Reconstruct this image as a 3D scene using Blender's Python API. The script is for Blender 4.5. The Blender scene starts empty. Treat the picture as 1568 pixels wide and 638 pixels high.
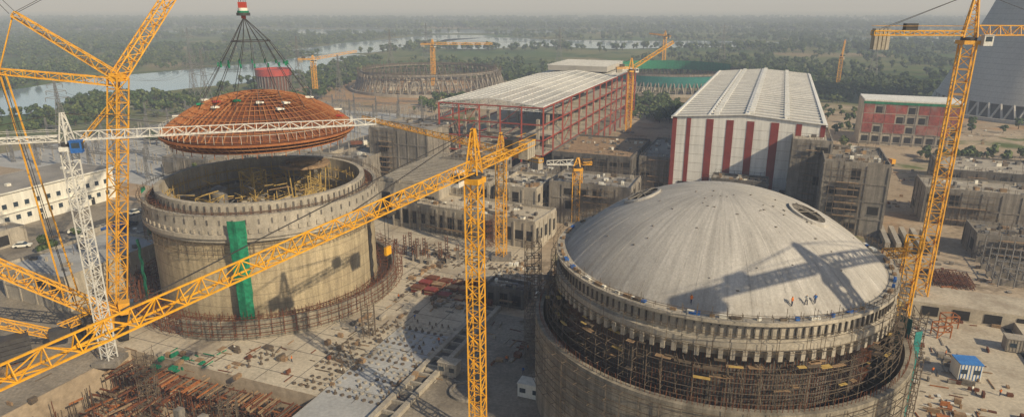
import bpy, bmesh, math, random
from mathutils import Vector, Matrix, noise
R=random.Random(7)
ANG=math.radians(-21.5); CA,SA=math.cos(ANG),math.sin(ANG)
def W(a,b): return (a*CA-b*SA, a*SA+b*CA)
def Gc(x,y): return (x*CA+y*SA, -x*SA+y*CA)
# ------------------------------------------------------------------ materials
MATS={}
def pmat(name,c1,c2,scale=.3,rough=.85,fine=4.0,fineamt=.35,streak=0,pour=0,polar=False,bump=.15,metal=0,c3=None,spec=.3,blot=0,blotcol=None,blotscale=.06,transl=0):
    m=bpy.data.materials.new(name);m.use_nodes=True;nt=m.node_tree;N=nt.nodes;L=nt.links
    b=N['Principled BSDF'];b.inputs['Roughness'].default_value=rough;b.inputs['Metallic'].default_value=metal
    b.inputs['Specular IOR Level'].default_value=spec
    geo=N.new('ShaderNodeNewGeometry');tc=N.new('ShaderNodeTexCoord')
    pos=geo.outputs['Position']
    def noisen(vec,sc,det=5,ro=.6):
        n=N.new('ShaderNodeTexNoise');n.inputs['Scale'].default_value=sc;n.inputs['Detail'].default_value=det;n.inputs['Roughness'].default_value=ro
        L.new(vec,n.inputs['Vector']);return n.outputs['Fac']
    def ramp(f,a,bb,ca=(0,0,0),cb=(1,1,1)):
        r=N.new('ShaderNodeValToRGB');r.color_ramp.elements[0].position=a;r.color_ramp.elements[1].position=bb
        r.color_ramp.elements[0].color=(*ca,1);r.color_ramp.elements[1].color=(*cb,1);L.new(f,r.inputs[0]);return r.outputs[0]
    def mix(f,a,bb,mode='MIX'):
        x=N.new('ShaderNodeMix');x.data_type='RGBA';x.blend_type=mode
        for s,v in ((0,f),(6,a),(7,bb)):
            if hasattr(v,'links') or hasattr(v,'is_linked'): L.new(v,x.inputs[s])
            elif s==0: x.inputs[0].default_value=v
            else: x.inputs[s].default_value=(*v,1)
        return x.outputs[2]
    def math_(op,a,bb=None):
        x=N.new('ShaderNodeMath');x.operation=op
        for i,v in enumerate((a,bb)):
            if v is None: continue
            if isinstance(v,(int,float)): x.inputs[i].default_value=v
            else: L.new(v,x.inputs[i])
        return x.outputs[0]
    f=ramp(noisen(pos,scale),.35,.65)
    col=mix(f,c1,c2)
    if c3: col=mix(ramp(noisen(pos,scale*.37,3),.52,.66),col,c3)
    fn=noisen(pos,fine,4,.7)
    g=ramp(fn,.3,.7,(1-fineamt,)*3,(1+fineamt*.3,)*3)
    col=mix(1.0,col,g,'MULTIPLY')
    sep=N.new('ShaderNodeSeparateXYZ');L.new(tc.outputs['Object'],sep.inputs[0])
    if streak:
        if polar:
            r2=math_('SQRT',math_('ADD',math_('MULTIPLY',sep.outputs[0],sep.outputs[0]),math_('MULTIPLY',sep.outputs[1],sep.outputs[1])))
            r2=math_('MAXIMUM',r2,.01)
            cx=N.new('ShaderNodeCombineXYZ');L.new(math_('MULTIPLY',math_('DIVIDE',sep.outputs[0],r2),24),cx.inputs[0]);L.new(math_('MULTIPLY',math_('DIVIDE',sep.outputs[1],r2),24),cx.inputs[1])
            L.new(math_('MULTIPLY',r2 if polar=='dome' else sep.outputs[2],.09),cx.inputs[2]);v=cx.outputs[0]
        else:
            mp=N.new('ShaderNodeMapping');mp.inputs['Scale'].default_value=(1.2,1.2,.07);L.new(pos,mp.inputs[0]);v=mp.outputs[0]
        s=ramp(noisen(v,1.0,5,.65),.36,.62,(1-streak,1-streak,1-streak),(1.06,1.06,1.06))
        col=mix(1.0,col,s,'MULTIPLY')
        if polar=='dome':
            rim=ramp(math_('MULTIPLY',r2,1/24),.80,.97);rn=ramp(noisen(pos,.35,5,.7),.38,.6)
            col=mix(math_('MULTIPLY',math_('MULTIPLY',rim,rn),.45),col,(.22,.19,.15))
    if pour:
        z=N.new('ShaderNodeSeparateXYZ');L.new(pos,z.inputs[0])
        fr=math_('FRACT',math_('DIVIDE',z.outputs[2],pour))
        k=math_('LESS_THAN',fr,.07)
        col=mix(math_('MULTIPLY',k,.35),col,(.06,.05,.04))
    if blot:
        col=mix(math_('MULTIPLY',ramp(noisen(pos,blotscale,6,.7),.5,.62),blot),col,blotcol or (.05,.045,.04))
    L.new(col,b.inputs['Base Color'])
    if bump:
        bp=N.new('ShaderNodeBump');bp.inputs['Strength'].default_value=bump;bp.inputs['Distance'].default_value=.3;L.new(fn,bp.inputs['Height']);L.new(bp.outputs[0],b.inputs['Normal'])
    MATS[name]=m;return m
pmat('concrete',(.34,.30,.25),(.225,.20,.17),.25,streak=.35,blot=.35)
pmat('concrete_pale',(.49,.43,.34),(.36,.32,.26),.2,streak=.2,blot=.35,blotcol=(.2,.17,.14))
pmat('concrete_dark',(.18,.16,.14),(.11,.10,.09),.3,streak=.4)
pmat('concrete_wall',(.53,.43,.27),(.42,.335,.21),.16,streak=.34,pour=2.4,polar='wall',blot=.4,blotcol=(.17,.13,.085))
pmat('concrete_outer',(.38,.33,.25),(.26,.225,.175),.2,streak=.45,pour=2.2,polar='wall',blot=.45,blotcol=(.12,.10,.075))
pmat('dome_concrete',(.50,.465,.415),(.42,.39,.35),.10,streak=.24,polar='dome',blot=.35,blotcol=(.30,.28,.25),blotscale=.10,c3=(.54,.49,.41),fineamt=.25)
pmat('slab',(.55,.475,.36),(.43,.37,.28),.09,fine=1.6,fineamt=.32,blot=.5,blotcol=(.26,.20,.14),blotscale=.09)
pmat('slab_blue',(.44,.435,.42),(.34,.34,.335),.12,fine=1.6,fineamt=.25,blot=.4,blotcol=(.22,.20,.17),blotscale=.08)
pmat('yard',(.34,.29,.225),(.22,.19,.15),.12,fine=1.8,fineamt=.45,blot=.55,blotcol=(.11,.09,.07),blotscale=.07)
pmat('earth_orange',(.42,.25,.12),(.33,.22,.13),.03,fine=.5,fineamt=.4,blot=.5,blotcol=(.14,.14,.06),blotscale=.02)
pmat('rust',(.20,.07,.03),(.12,.045,.022),.8,rough=.8,fine=3,fineamt=.4)
pmat('rust_orange',(.42,.16,.05),(.27,.09,.032),.6,rough=.75,fine=3)
pmat('rust_tan',(.47,.22,.09),(.34,.14,.055),.6,rough=.75,fine=3)
pmat('maroon',(.26,.045,.035),(.20,.033,.028),.3,rough=.6,fineamt=.2)
pmat('frame_red',(.36,.07,.04),(.27,.05,.035),.3,rough=.6,fineamt=.25)
pmat('crane_yellow',(.80,.40,.02),(.70,.33,.018),.4,rough=.5,fineamt=.25,spec=.5,blot=.3,blotcol=(.35,.17,.04),blotscale=.6)
pmat('crane_white',(.74,.71,.64),(.6,.58,.53),.5,rough=.5)
pmat('crane_red',(.50,.06,.03),(.38,.05,.03),.5,rough=.5)
pmat('dark_steel',(.07,.065,.06),(.045,.04,.04),.7,rough=.6)
pmat('steel',(.28,.27,.26),(.2,.19,.18),.7,rough=.5,metal=.3)
pmat('scaffold',(.17,.125,.085),(.10,.08,.06),1.5,rough=.7)
pmat('scaffold_yellow',(.60,.42,.13),(.42,.28,.09),1.0,rough=.7)
pmat('white_panel',(.78,.76,.71),(.70,.68,.63),.1,rough=.55,fineamt=.08,streak=.14)
pmat('roof_panel',(.48,.45,.40),(.38,.36,.325),.1,rough=.6,fineamt=.2,blot=.35,blotcol=(.24,.21,.17))
pmat('white_paint',(.78,.75,.66),(.70,.66,.56),.2,rough=.7,fineamt=.12,streak=.15)
pmat('grey_roof',(.34,.31,.27),(.24,.22,.195),.1,fineamt=.25,blot=.4)
pmat('green_net',(.015,.28,.14),(.01,.19,.095),.8,rough=.8,streak=.35,fine=1.5,fineamt=.5)
pmat('teal_net',(.03,.22,.20),(.02,.15,.14),.8,rough=.8)
pmat('red_net',(.42,.09,.065),(.24,.07,.055),.25,rough=.8,fine=1.0,fineamt=.6,blot=.5,blotcol=(.3,.24,.2),blotscale=.15)
pmat('blue_paint',(.03,.14,.45),(.025,.11,.34),.8,rough=.5)
pmat('tarp_blue',(.04,.17,.5),(.06,.24,.6),.8,rough=.5)
pmat('timber',(.38,.25,.14),(.24,.155,.09),.9,rough=.85,fineamt=.4)
pmat('dark_void',(.022,.02,.018),(.035,.03,.027),.5,rough=.95)
pmat('glass',(.04,.06,.08),(.03,.045,.06),.5,rough=.15,spec=.6)
pmat('asphalt',(.10,.09,.08),(.07,.064,.058),.1,fineamt=.25,blot=.3,blotcol=(.2,.17,.13))
pmat('line_paint',(.6,.6,.56),(.5,.5,.46),.5)
pmat('leaf_dark',(.035,.066,.018),(.05,.082,.022),.05,rough=.7,fineamt=.3,bump=0)
pmat('leaf_mid',(.072,.112,.028),(.055,.088,.022),.04,rough=.7,fineamt=.3,bump=0)
pmat('leaf_light',(.12,.145,.04),(.09,.12,.033),.04,rough=.7,fineamt=.3,bump=0)
pmat('bark',(.10,.07,.05),(.07,.05,.035),2)
pmat('skin',(.20,.11,.07),(.18,.10,.065),2,rough=.6);pmat('hivis',(.75,.20,.03),(.65,.16,.03),2);pmat('trousers',(.04,.05,.10),(.03,.04,.08),2)
pmat('tyre',(.02,.02,.02),(.03,.03,.03),2)
pmat('tower_concrete',(.48,.46,.42),(.42,.40,.37),.03,streak=.12,pour=3.0,fineamt=.1,bump=0)
M=MATS
def water_mat():
    m=bpy.data.materials.new('water');m.use_nodes=True;nt=m.node_tree;b=nt.nodes['Principled BSDF']
    b.inputs['Base Color'].default_value=(.24,.31,.38,1);b.inputs['Roughness'].default_value=.10
    n=nt.nodes.new('ShaderNodeTexNoise');n.inputs['Scale'].default_value=.25;n.inputs['Detail'].default_value=4
    g=nt.nodes.new('ShaderNodeNewGeometry');nt.links.new(g.outputs['Position'],n.inputs['Vector'])
    bp=nt.nodes.new('ShaderNodeBump');bp.inputs['Strength'].default_value=.08;bp.inputs['Distance'].default_value=.2
    nt.links.new(n.outputs['Fac'],bp.inputs['Height']);nt.links.new(bp.outputs[0],b.inputs['Normal']);M['water']=m
water_mat()
def ground_mat():
    m=bpy.data.materials.new('ground_earth');m.use_nodes=True;nt=m.node_tree;N=nt.nodes;L=nt.links;b=N['Principled BSDF'];b.inputs['Roughness'].default_value=.95
    b.inputs['Specular IOR Level'].default_value=.1
    g=N.new('ShaderNodeNewGeometry');P=g.outputs['Position']
    def no(s,d=6,r=.6,sc=None):
        n=N.new('ShaderNodeTexNoise');n.inputs['Scale'].default_value=s;n.inputs['Detail'].default_value=d;n.inputs['Roughness'].default_value=r
        if sc:
            mp=N.new('ShaderNodeMapping');mp.inputs['Scale'].default_value=sc;L.new(P,mp.inputs[0]);L.new(mp.outputs[0],n.inputs['Vector'])
        else: L.new(P,n.inputs['Vector'])
        return n.outputs['Fac']
    def rp(f,a,bb):
        r=N.new('ShaderNodeMapRange');r.inputs[1].default_value=a;r.inputs[2].default_value=bb;L.new(f,r.inputs[0]);return r.outputs[0]
    def mx(f,a,bb,mode='MIX'):
        x=N.new('ShaderNodeMix');x.data_type='RGBA';x.blend_type=mode
        if isinstance(f,float): x.inputs[0].default_value=f
        else: L.new(f,x.inputs[0])
        for s,v in ((6,a),(7,bb)):
            if isinstance(v,tuple): x.inputs[s].default_value=(*v,1)
            else: L.new(v,x.inputs[s])
        return x.outputs[2]
    plain=mx(rp(no(.006),.42,.60),(.075,.12,.032),(.18,.175,.075))
    plain=mx(rp(no(.02,4,.6,(1,.5,1)),.5,.62),plain,(.05,.085,.024))
    plain=mx(rp(no(.0035,3),.58,.66),plain,(.28,.22,.13))
    site=mx(rp(no(.03),.4,.62),(.33,.255,.175),(.45,.36,.26))
    site=mx(rp(no(.09,6,.7),.54,.66),site,(.18,.14,.095))
    site=mx(rp(no(.012),.56,.66),site,(.40,.22,.10))
    site=mx(rp(no(.018,5),.57,.64),site,(.10,.13,.04))
    sp=N.new('ShaderNodeVectorMath');sp.operation='SUBTRACT';L.new(P,sp.inputs[0]);sp.inputs[1].default_value=(30,170,0)
    ds=N.new('ShaderNodeVectorMath');ds.operation='MULTIPLY';L.new(sp.outputs[0],ds.inputs[0]);ds.inputs[1].default_value=(1/300,1/430,0)
    ln=N.new('ShaderNodeVectorMath');ln.operation='LENGTH';L.new(ds.outputs[0],ln.inputs[0])
    ad=N.new('ShaderNodeMath');ad.operation='MULTIPLY_ADD';L.new(no(.01),ad.inputs[0]);ad.inputs[1].default_value=.9;L.new(ln.outputs[1],ad.inputs[2])
    col=mx(rp(ad.outputs[0],1.25,1.40),site,plain)
    f=N.new('ShaderNodeMapRange');f.inputs[1].default_value=.3;f.inputs[2].default_value=.7;f.inputs[3].default_value=.65;f.inputs[4].default_value=1.12;L.new(no(.8,5,.75),f.inputs[0])
    c=N.new('ShaderNodeCombineColor');[L.new(f.outputs[0],c.inputs[i]) for i in range(3)]
    col=mx(1.0,col,c.outputs[0],'MULTIPLY')
    L.new(col,b.inputs['Base Color']);M['ground']=m
ground_mat()
# ------------------------------------------------------------------ mesh builder
class MB:
    def __init__(s,*mats): s.v=[];s.f=[];s.m=[];s.mats=list(mats)
    def mi(s,m):
        if m is None: return 0
        if m not in s.mats: s.mats.append(m)
        return s.mats.index(m)
    def add(s,vs,fs,m=None):
        o=len(s.v);s.v+=[tuple(v) for v in vs];k=s.mi(m)
        for f in fs: s.f.append([o+i for i in f]);s.m.append(k)
    def box(s,x,y,z,sx,sy,sz,ang=0,m=None):
        c,n=math.cos(ang),math.sin(ang);vs=[]
        for dz in(-.5,.5):
            for dx,dy in((-.5,-.5),(.5,-.5),(.5,.5),(-.5,.5)):
                a,b=dx*sx,dy*sy;vs.append((x+a*c-b*n,y+a*n+b*c,z+dz*sz))
        s.add(vs,[(3,2,1,0),(4,5,6,7),(0,1,5,4),(1,2,6,5),(2,3,7,6),(3,0,4,7)],m)
    def gb(s,a,b,w,d,z0,z1,m=None):   # grid-frame box, corner a,b
        x,y=W(a+w/2,b+d/2);s.box(x,y,(z0+z1)/2,w,d,z1-z0,ANG,m)
    def beam(s,p,q,w,m=None,h=None):
        p=Vector(p);q=Vector(q);d=q-p
        if d.length<1e-4:return
        d.normalize();up=Vector((0,0,1)) if abs(d.z)<.95 else Vector((0,1,0))
        a=d.cross(up).normalized();b=a.cross(d);h=h or w;a=a*w/2;b=b*h/2
        vs=[p-a-b,p+a-b,p+a+b,p-a+b,q-a-b,q+a-b,q+a+b,q-a+b]
        s.add(vs,[(3,2,1,0),(4,5,6,7),(0,1,5,4),(1,2,6,5),(2,3,7,6),(3,0,4,7)],m)
    def cyl(s,x,y,z0,z1,r,n=16,m=None,r2=None):
        r2=r if r2 is None else r2
        vs=[(x+r*math.cos(2*math.pi*i/n),y+r*math.sin(2*math.pi*i/n),z0) for i in range(n)]+[(x+r2*math.cos(2*math.pi*i/n),y+r2*math.sin(2*math.pi*i/n),z1) for i in range(n)]
        s.add(vs,[(i,(i+1)%n,n+(i+1)%n,n+i) for i in range(n)]+[tuple(range(n,2*n)),tuple(range(n-1,-1,-1))],m)
    def lathe(s,x,y,prof,n=96,m=None,a0=0,a1=2*math.pi):
        full=abs(a1-a0-2*math.pi)<1e-6;k=n if full else n+1;vs=[]
        for r,z in prof:
            for i in range(k):
                t=a0+(a1-a0)*i/n;vs.append((x+r*math.cos(t),y+r*math.sin(t),z))
        fs=[]
        for j in range(len(prof)-1):
            for i in range(n):
                i2=(i+1)%k;fs.append((j*k+i,j*k+i2,(j+1)*k+i2,(j+1)*k+i))
        s.add(vs,fs,m)
    def ring(s,x,y,z,r,t,n=64,m=None,a0=0,a1=2*math.pi):
        for i in range(n):
            t0=a0+(a1-a0)*i/n;t1=a0+(a1-a0)*(i+1)/n
            s.beam((x+r*math.cos(t0),y+r*math.sin(t0),z),(x+r*math.cos(t1),y+r*math.sin(t1),z),t,m)
    def truss(s,p,q,w,h,bay,t,m=None,w2=None,h2=None,tri=False,up=None,td=None):
        p=Vector(p);q=Vector(q);d=(q-p);L=d.length;d.normalize()
        u0=Vector(up) if up else (Vector((0,0,1)) if abs(d.z)<.9 else Vector((CA,SA,0)))
        a=d.cross(u0).normalized();b=a.cross(d).normalized();w2=w if w2 is None else w2;h2=h if h2 is None else h2
        n=max(1,round(L/bay));td=td or t*.6
        def cs(i):
            f=i/n;o=p+d*L*f;ww=(w+(w2-w)*f)/2;hh=(h+(h2-h)*f)/2
            if tri: return [o-a*ww-b*hh,o+a*ww-b*hh,o+b*hh]
            return [o-a*ww-b*hh,o+a*ww-b*hh,o+a*ww+b*hh,o-a*ww+b*hh]
        c0=cs(0);c1=cs(n);k=len(c0)
        for i in range(k): s.beam(c0[i],c1[i],t,m)
        prev=c0
        for i in range(1,n+1):
            cur=cs(i)
            for j in range(k):
                j2=(j+1)%k;s.beam(cur[j],cur[j2],td,m)
                if (i+j)%2: s.beam(prev[j],cur[j2],td,m)
                else: s.beam(prev[j2],cur[j],td,m)
            prev=cur
    def obj(s,name,parent=None,loc=(0,0,0),smooth=False):
        me=bpy.data.meshes.new(name);o=Vector(parent.location) if parent else Vector(loc)
        me.from_pydata([(v[0]-o.x,v[1]-o.y,v[2]-o.z) for v in s.v],[],s.f)
        for m in s.mats: me.materials.append(M[m])
        me.polygons.foreach_set('material_index',s.m)
        if smooth: me.polygons.foreach_set('use_smooth',[True]*len(s.f))
        me.update();ob=bpy.data.objects.new(name,me);bpy.context.collection.objects.link(ob)
        if parent: ob.parent=parent
        else: ob.location=loc
        return ob
def E(name,loc=(0,0,0)):
    e=bpy.data.objects.new(name,None);e.location=loc;bpy.context.collection.objects.link(e);e.empty_display_size=1;return e
# ------------------------------------------------------------------ ground, water
pitA=(-108,-66);pitB=(40,78)
us=sorted([-7000,-3000,-1500,-800,-400,-200]+[pitA[0]-.3,pitA[0],pitA[1],pitA[1]+.3]+[0,100,200,400,800,1500,3000,7000])
vs_=sorted([-3000,-1000,-300,pitB[0]-.3,pitB[0],pitB[1],pitB[1]+.3,150,250,400,700,1200,2000,4000,9000])
g=MB('ground');nv=len(vs_);V=[];F=[]
for a in us:
    for b in vs_:
        x,y=W(a,b);V.append((x,y,-6 if pitA[0]<=a<=pitA[1] and pitB[0]<=b<=pitB[1] else 0))
for i in range(len(us)-1):
    for j in range(nv-1): F.append((i*nv+j,(i+1)*nv+j,(i+1)*nv+j+1,i*nv+j+1))
g.add(V,F);g.obj('ground')
RIV=[[(-700,110),(-420,262),(-300,380),(-270,490),(-205,600),(-188,700),(-198,790),(-190,880),(-240,900),(-272,800),(-295,735),(-366,618),(-400,490),(-540,420),(-800,300)],
 [(-310,930),(-200,920),(-160,1090),(-110,1250),(-40,1440),(-160,1480),(-225,1340),(-290,1150)],
 [(-130,1080),(-60,1010),(40,1080),(150,1010),(280,1050),(450,1080),(440,1220),(230,1240),(79,1290),(-20,1370),(-120,1300)],
 [(560,1250),(800,1200),(1100,1300),(900,1400),(650,1350)],
 [(-900,1700),(-400,1560),(100,1620),(300,1750),(-100,1800),(-600,1850)]]
def smooth_poly(pts,k=8):
    out=[];n=len(pts)
    for i in range(n):
        p0,p1,p2,p3=[Vector(pts[(i+j-1)%n]) for j in range(4)]
        for s in range(k):
            t=s/k;q=.5*((2*p1)+(p2-p0)*t+(2*p0-5*p1+4*p2-p3)*t*t+(3*p1-p0-3*p2+p3)*t**3)
            w=noise.noise_vector(Vector((q.x*.02,q.y*.02,0)))*12;out.append((q.x+w.x,q.y+w.y))
    return out
RP=[smooth_poly(p) for p in RIV]
for p in RP:
    w=MB('water');w.add([(x,y,.05) for x,y in p],[tuple(range(len(p)))]);w.obj('river_water')
def inpoly(x,y,p):
    c=False;j=len(p)-1
    for i in range(len(p)):
        if (p[i][1]>y)!=(p[j][1]>y) and x<(p[j][0]-p[i][0])*(y-p[i][1])/(p[j][1]-p[i][1])+p[i][0]: c=not c
        j=i
    return c
def sheet(name,pts,z,m):
    s=MB(m);s.add([(x,y,z) for x,y in pts],[tuple(range(len(pts)))]);return s.obj(name)
def gsheet(name,a0,b0,a1,b1,z,m): return sheet(name,[W(a0,b0),W(a1,b0),W(a1,b1),W(a0,b1)],z,m)
gsheet('concrete_slab_pavement',-118,78.35,-54,165,.02,'slab')
gsheet('raft_slab_pavement',-65.6,50,-53.9,105,.024,'slab_blue')
gsheet('yard_pavement',-53,40,-10,118,.02,'yard')
gsheet('yard_pavement',20,40,110,150,.02,'slab')
gsheet('apron_pavement',-240,40,-108.5,150,.016,'yard')
r=MB('asphalt','line_paint','concrete')
r.gb(-186,120,9,260,.03,.06,'asphalt')
for b in range(120,380,8): r.gb(-181.6,b,.25,3,.06,.075,'line_paint')
r.gb(-186.4,120,.4,260,.0,.16,'concrete');r.gb(-177,120,.4,260,.0,.16,'concrete')
r.obj('service_road')
r=MB('asphalt','line_paint','concrete')
r.gb(60,262,200,9,.03,.06,'asphalt');r.gb(60,261.6,200,.4,0,.16,'concrete')
for a in range(60,258,8): r.gb(a,266.4,3,.25,.06,.075,'line_paint')
r.obj('service_road')
# pour joints on the slab
q=MB('concrete_dark')
for k in range(9): q.gb(-112+k*6.6,78.6,.14,84,.0,.03,'concrete_dark')
for k in range(11): q.gb(-117,82+k*7.4,62,.14,.0,.032,'concrete_dark')
q.obj('slab_construction_joints')
s=MB('scaffold','concrete_pale','timber','rust')
for i in range(34):
    for j in range(46):
        a=-101+i*1.4;b=80+j*1.55;x,y=W(a,b)
        if math.hypot(x+55,y-144)<31 or a>-54.6: continue
        zone=noise.noise(Vector((a*.07,b*.06,4)))
        if a<-67 and zone<.05: continue
        if a>=-67 and (b>108 and zone<-.1): continue
        if R.random()<.12: continue
        s.cyl(x,y,.02,.22+R.random()*.12,.34,8,'scaffold' if (a<-67 or (j%4==0)) else 'concrete_pale')
        if R.random()<.25: s.cyl(x,y,.2,.8,.16,5,'scaffold')
s.obj('column_starter_stubs')
def pile(name,cx,cy,rx,ry,n,mats,zmax=.9,ang=ANG,z0=.03,sz=(.3,1.9)):
    q=MB(*mats)
    for _ in range(n):
        a=R.gauss(0,rx/2);b=R.gauss(0,ry/2);x=cx+a*math.cos(ang)-b*math.sin(ang);y=cy+a*math.sin(ang)+b*math.cos(ang)
        if math.hypot(x-32,y-97.5)<30.5 or math.hypot(x+55,y-144)<30.5: continue
        h=R.uniform(.12,zmax);w=R.uniform(*sz);d=R.uniform(*sz)*.6
        t=ang+R.choice([0,math.pi/2])+R.gauss(0,.1)
        if R.random()<.5: d=.12;w*=1.8;h=.15
        q.box(x,y,z0+h/2+R.random()*.1,w,d,h,t,R.choice(mats))
    return q.obj(name)
for cx,cy,rx,ry,n,ms in [(-8,141,9,7,60,['timber','concrete_pale','scaffold']),(-14,132,7,5,30,['timber','concrete','scaffold']),(0,112,9,12,45,['timber','rust','concrete_pale','concrete']),
    (-30,112,8,6,24,['timber','scaffold','concrete']),(-36,126,7,6,50,['concrete_dark','timber','scaffold']),(-62,108,14,4,36,['green_net','timber','concrete']),(-24,150,7,8,50,['concrete','timber','scaffold','concrete_pale']),
    (-45,112,22,12,60,['scaffold','timber','rust']),(-28,134,12,14,50,['scaffold','timber','concrete_pale']),
    (-15,160,12,5,70,['concrete','scaffold','concrete_pale','timber']),(8,140,5,8,30,['concrete_pale','timber','white_paint']),(-15,104,6,7,30,['concrete_pale','timber']),(3,150,10,6,60,['concrete_pale','timber','white_paint']),
    (76,108,9,12,90,['timber','rust','concrete_pale','concrete']),(70,92,5,8,50,['rust_orange','timber','crane_white']),(78,84,8,8,60,['rust_orange','timber','crane_white','rust']),(96,130,12,8,80,['rust','timber','concrete_pale']),(100,150,14,8,80,['concrete','timber','scaffold','rust']),
    (-95,104,12,7,60,['rust','timber','scaffold']),(-105,100,10,6,70,['rust','concrete','scaffold']),(-90,212,20,16,80,['concrete_pale','timber','steel','blue_paint']),(-60,215,12,14,70,['concrete','timber','steel']),(135,205,22,12,60,['concrete','timber','rust']),(60,190,8,6,30,['concrete','timber','white_paint']),
    (-110,172,16,10,50,['concrete','timber','white_paint','steel']),(140,250,30,12,60,['concrete','timber','rust']),(230,330,40,30,60,['concrete_pale','timber','white_paint'])]:
    pile('material_stockpile',cx,cy,rx,ry,n,ms)
q=MB('rust','timber','maroon','concrete')
for k in range(16):
    a,b=Gc(-13,139);aa=a-9+(k%6)*3.4;bb=b-4+(k//6)*3.6
    hh=R.randint(3,8)
    for l in range(hh): q.gb(aa+R.uniform(-.1,.1),bb+R.uniform(-.1,.1),2.7,1.9,.05+l*.18,.19+l*.18,R.choice(['rust','maroon','timber','rust']))
q.obj('formwork_panel_stacks')
q=MB('rust','scaffold','concrete')
for k in range(60):
    x=R.uniform(-34,-12);y=R.uniform(156,172)
    if y>170-(x+34)*.3: continue
    h=R.uniform(1.5,5.5)
    if math.hypot(x+55,y-144)<31: continue
    for dx,dy in((-.3,-.3),(.3,-.3),(.3,.3),(-.3,.3)): q.beam((x+dx,y+dy,0),(x+dx,y+dy,h),.11,'rust')
    z=.6
    while z<h: q.box(x,y,z,.75,.75,.08,0,'scaffold');z+=.8
    if R.random()<.5: q.box(x,y,h*.3,.8,.8,h*.6,0,'concrete')
q.obj('rebar_columns')
q=MB('rust','timber','scaffold','concrete')
for k in range(620):
    a=R.uniform(-106,-67);b=R.uniform(45,77);x,y=W(a,b);t=ANG+R.choice([0,math.pi/2])+R.gauss(0,.12)
    z=-6+R.random()**2*5.0*(1 if b>60 else .6)
    q.box(x,y,z,R.uniform(1.2,5),R.uniform(.1,.35),R.uniform(.1,.35),t,R.choice(['rust','rust','timber','scaffold','rust_orange']))
for k in range(200):
    a=R.uniform(-106,-67);b=R.uniform(58,77);x,y=W(a,b);q.beam((x,y,-6),(x+R.gauss(0,.2),y,-6+R.uniform(3,6.2)),.1,R.choice(['rust','scaffold']))
for k in range(80):
    a=-107+k*.5+R.uniform(-.1,.1)
    if R.random()<.25: continue
    q.gb(a,72+R.uniform(-.8,.6),.14,R.uniform(3.5,5.2),-.95+R.uniform(-.2,.1),-.75,R.choice(['rust','timber','rust_orange','scaffold']))
for k in range(40):
    x,y=W(-107+k,73);q.beam((x,y,-6),(x,y,-.9),.12,'rust')
q.gb(-107,73.4,40,.2,-1.2,-1.0,'rust_orange');q.gb(-107,76,40,.2,-1.2,-1.0,'rust')
for k in range(4):
    q.gb(-84+k*5,58,1.2,1.2,-6,-.5,'concrete');q.gb(-84+k*5,66,1.2,1.2,-6,0.5,'concrete')
q.obj('formwork_pit_falsework')
q=MB('concrete_pale','concrete_dark')
for a in (-53.9,-50.6): q.gb(a,40,.9,80,0,.8,'concrete_pale')
q.gb(-53,40,2.4,80,.01,.05,'concrete_dark')
for b in range(42,120,3): q.gb(-53,b,2.4,.35,.05,.7,'concrete_pale')
q.obj('cable_trench')
q=MB('concrete');q.lathe(-7.5,98,[(0,.1),(2.6,.1),(2.6,.5),(3,.5),(3,0)],32);q.obj('tank_foundation')
def hut(name,x,y,w,d,h,ang,m,z=0.03,roofm=None):
    e=E(name,(x,y,z));q=MB(m);q.box(x,y,z+h/2+.15,w,d,h,ang)
    q.obj('body',e);q=MB(roofm or m,'dark_void');q.box(x,y,z+h+.2,w+.2,d+.2,.12,ang,roofm or m)
    n=int(w/.5)
    for i in range(n):
        t=-w/2+(i+.5)*w/n
        for sd in(-1,1):
            q.box(x+t*math.cos(ang)-sd*(d/2+.02)*math.sin(ang),y+t*math.sin(ang)+sd*(d/2+.02)*math.cos(ang),z+h/2+.15,.1,.08,h*.95,ang,roofm or m)
    q.obj('roof_and_ribs',e);q=MB('glass','dark_steel')
    for t in(-w*.28,w*.28):
        q.box(x+t*math.cos(ang)+(d/2+.05)*math.sin(ang),y+t*math.sin(ang)-(d/2+.05)*math.cos(ang),z+h*.6,1,.06,.8,ang,'glass')
    for sx in(-1,1):
        for sy in(-1,1):
            a,b=sx*w*.45,sy*d*.4;q.box(x+a*math.cos(ang)-b*math.sin(ang),y+a*math.sin(ang)+b*math.cos(ang),z+.06,.3,.3,.14,ang,'dark_steel')
    q.obj('windows_and_feet',e)
hut('site_container',3.2,97,4.0,2.3,2.4,ANG,'white_paint');hut('site_container',-11,104,3.5,2.2,2.3,ANG,'concrete_pale');hut('site_container',79,103,3.6,3.2,3.0,ANG+.2,'white_paint',roofm='tarp_blue')
hut('site_container',95,112,5,2.5,2.5,ANG,'concrete_pale');hut('site_container',-112,178,6,2.5,2.5,1.2,'blue_paint');hut('site_container',-74,208,12,3,3,ANG,'blue_paint')
# ------------------------------------------------------------------ right reactor
C1=(32,97.5)
def tooth_ring(q,c,r,z0,z1,n,w,d,m):
    for i in range(n):
        t=2*math.pi*i/n;q.box(c[0]+r*math.cos(t),c[1]+r*math.sin(t),(z0+z1)/2,d,w,z1-z0,t,m)
def scaffold_ring(q,c,r,z0,z1,dz,n,th,m,r2=None,skip=0):
    r2=r2 or r+1.2
    for rr in(r,r2):
        z=z0
        while z<=z1+.01:
            q.ring(c[0],c[1],z,rr,th,n,m);z+=dz
        for i in range(n):
            if R.random()<skip: continue
            t=2*math.pi*i/n;x,y=c[0]+rr*math.cos(t),c[1]+rr*math.sin(t);q.beam((x,y,z0-.5),(x,y,z1+R.uniform(0,1)),th,m)
    z=z0
    while z<=z1+.01:
        for i in range(0,n,1):
            t=2*math.pi*i/n;q.beam((c[0]+r*math.cos(t),c[1]+r*math.sin(t),z),(c[0]+r2*math.cos(t),c[1]+r2*math.sin(t),z),th,m)
        z+=dz
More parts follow.
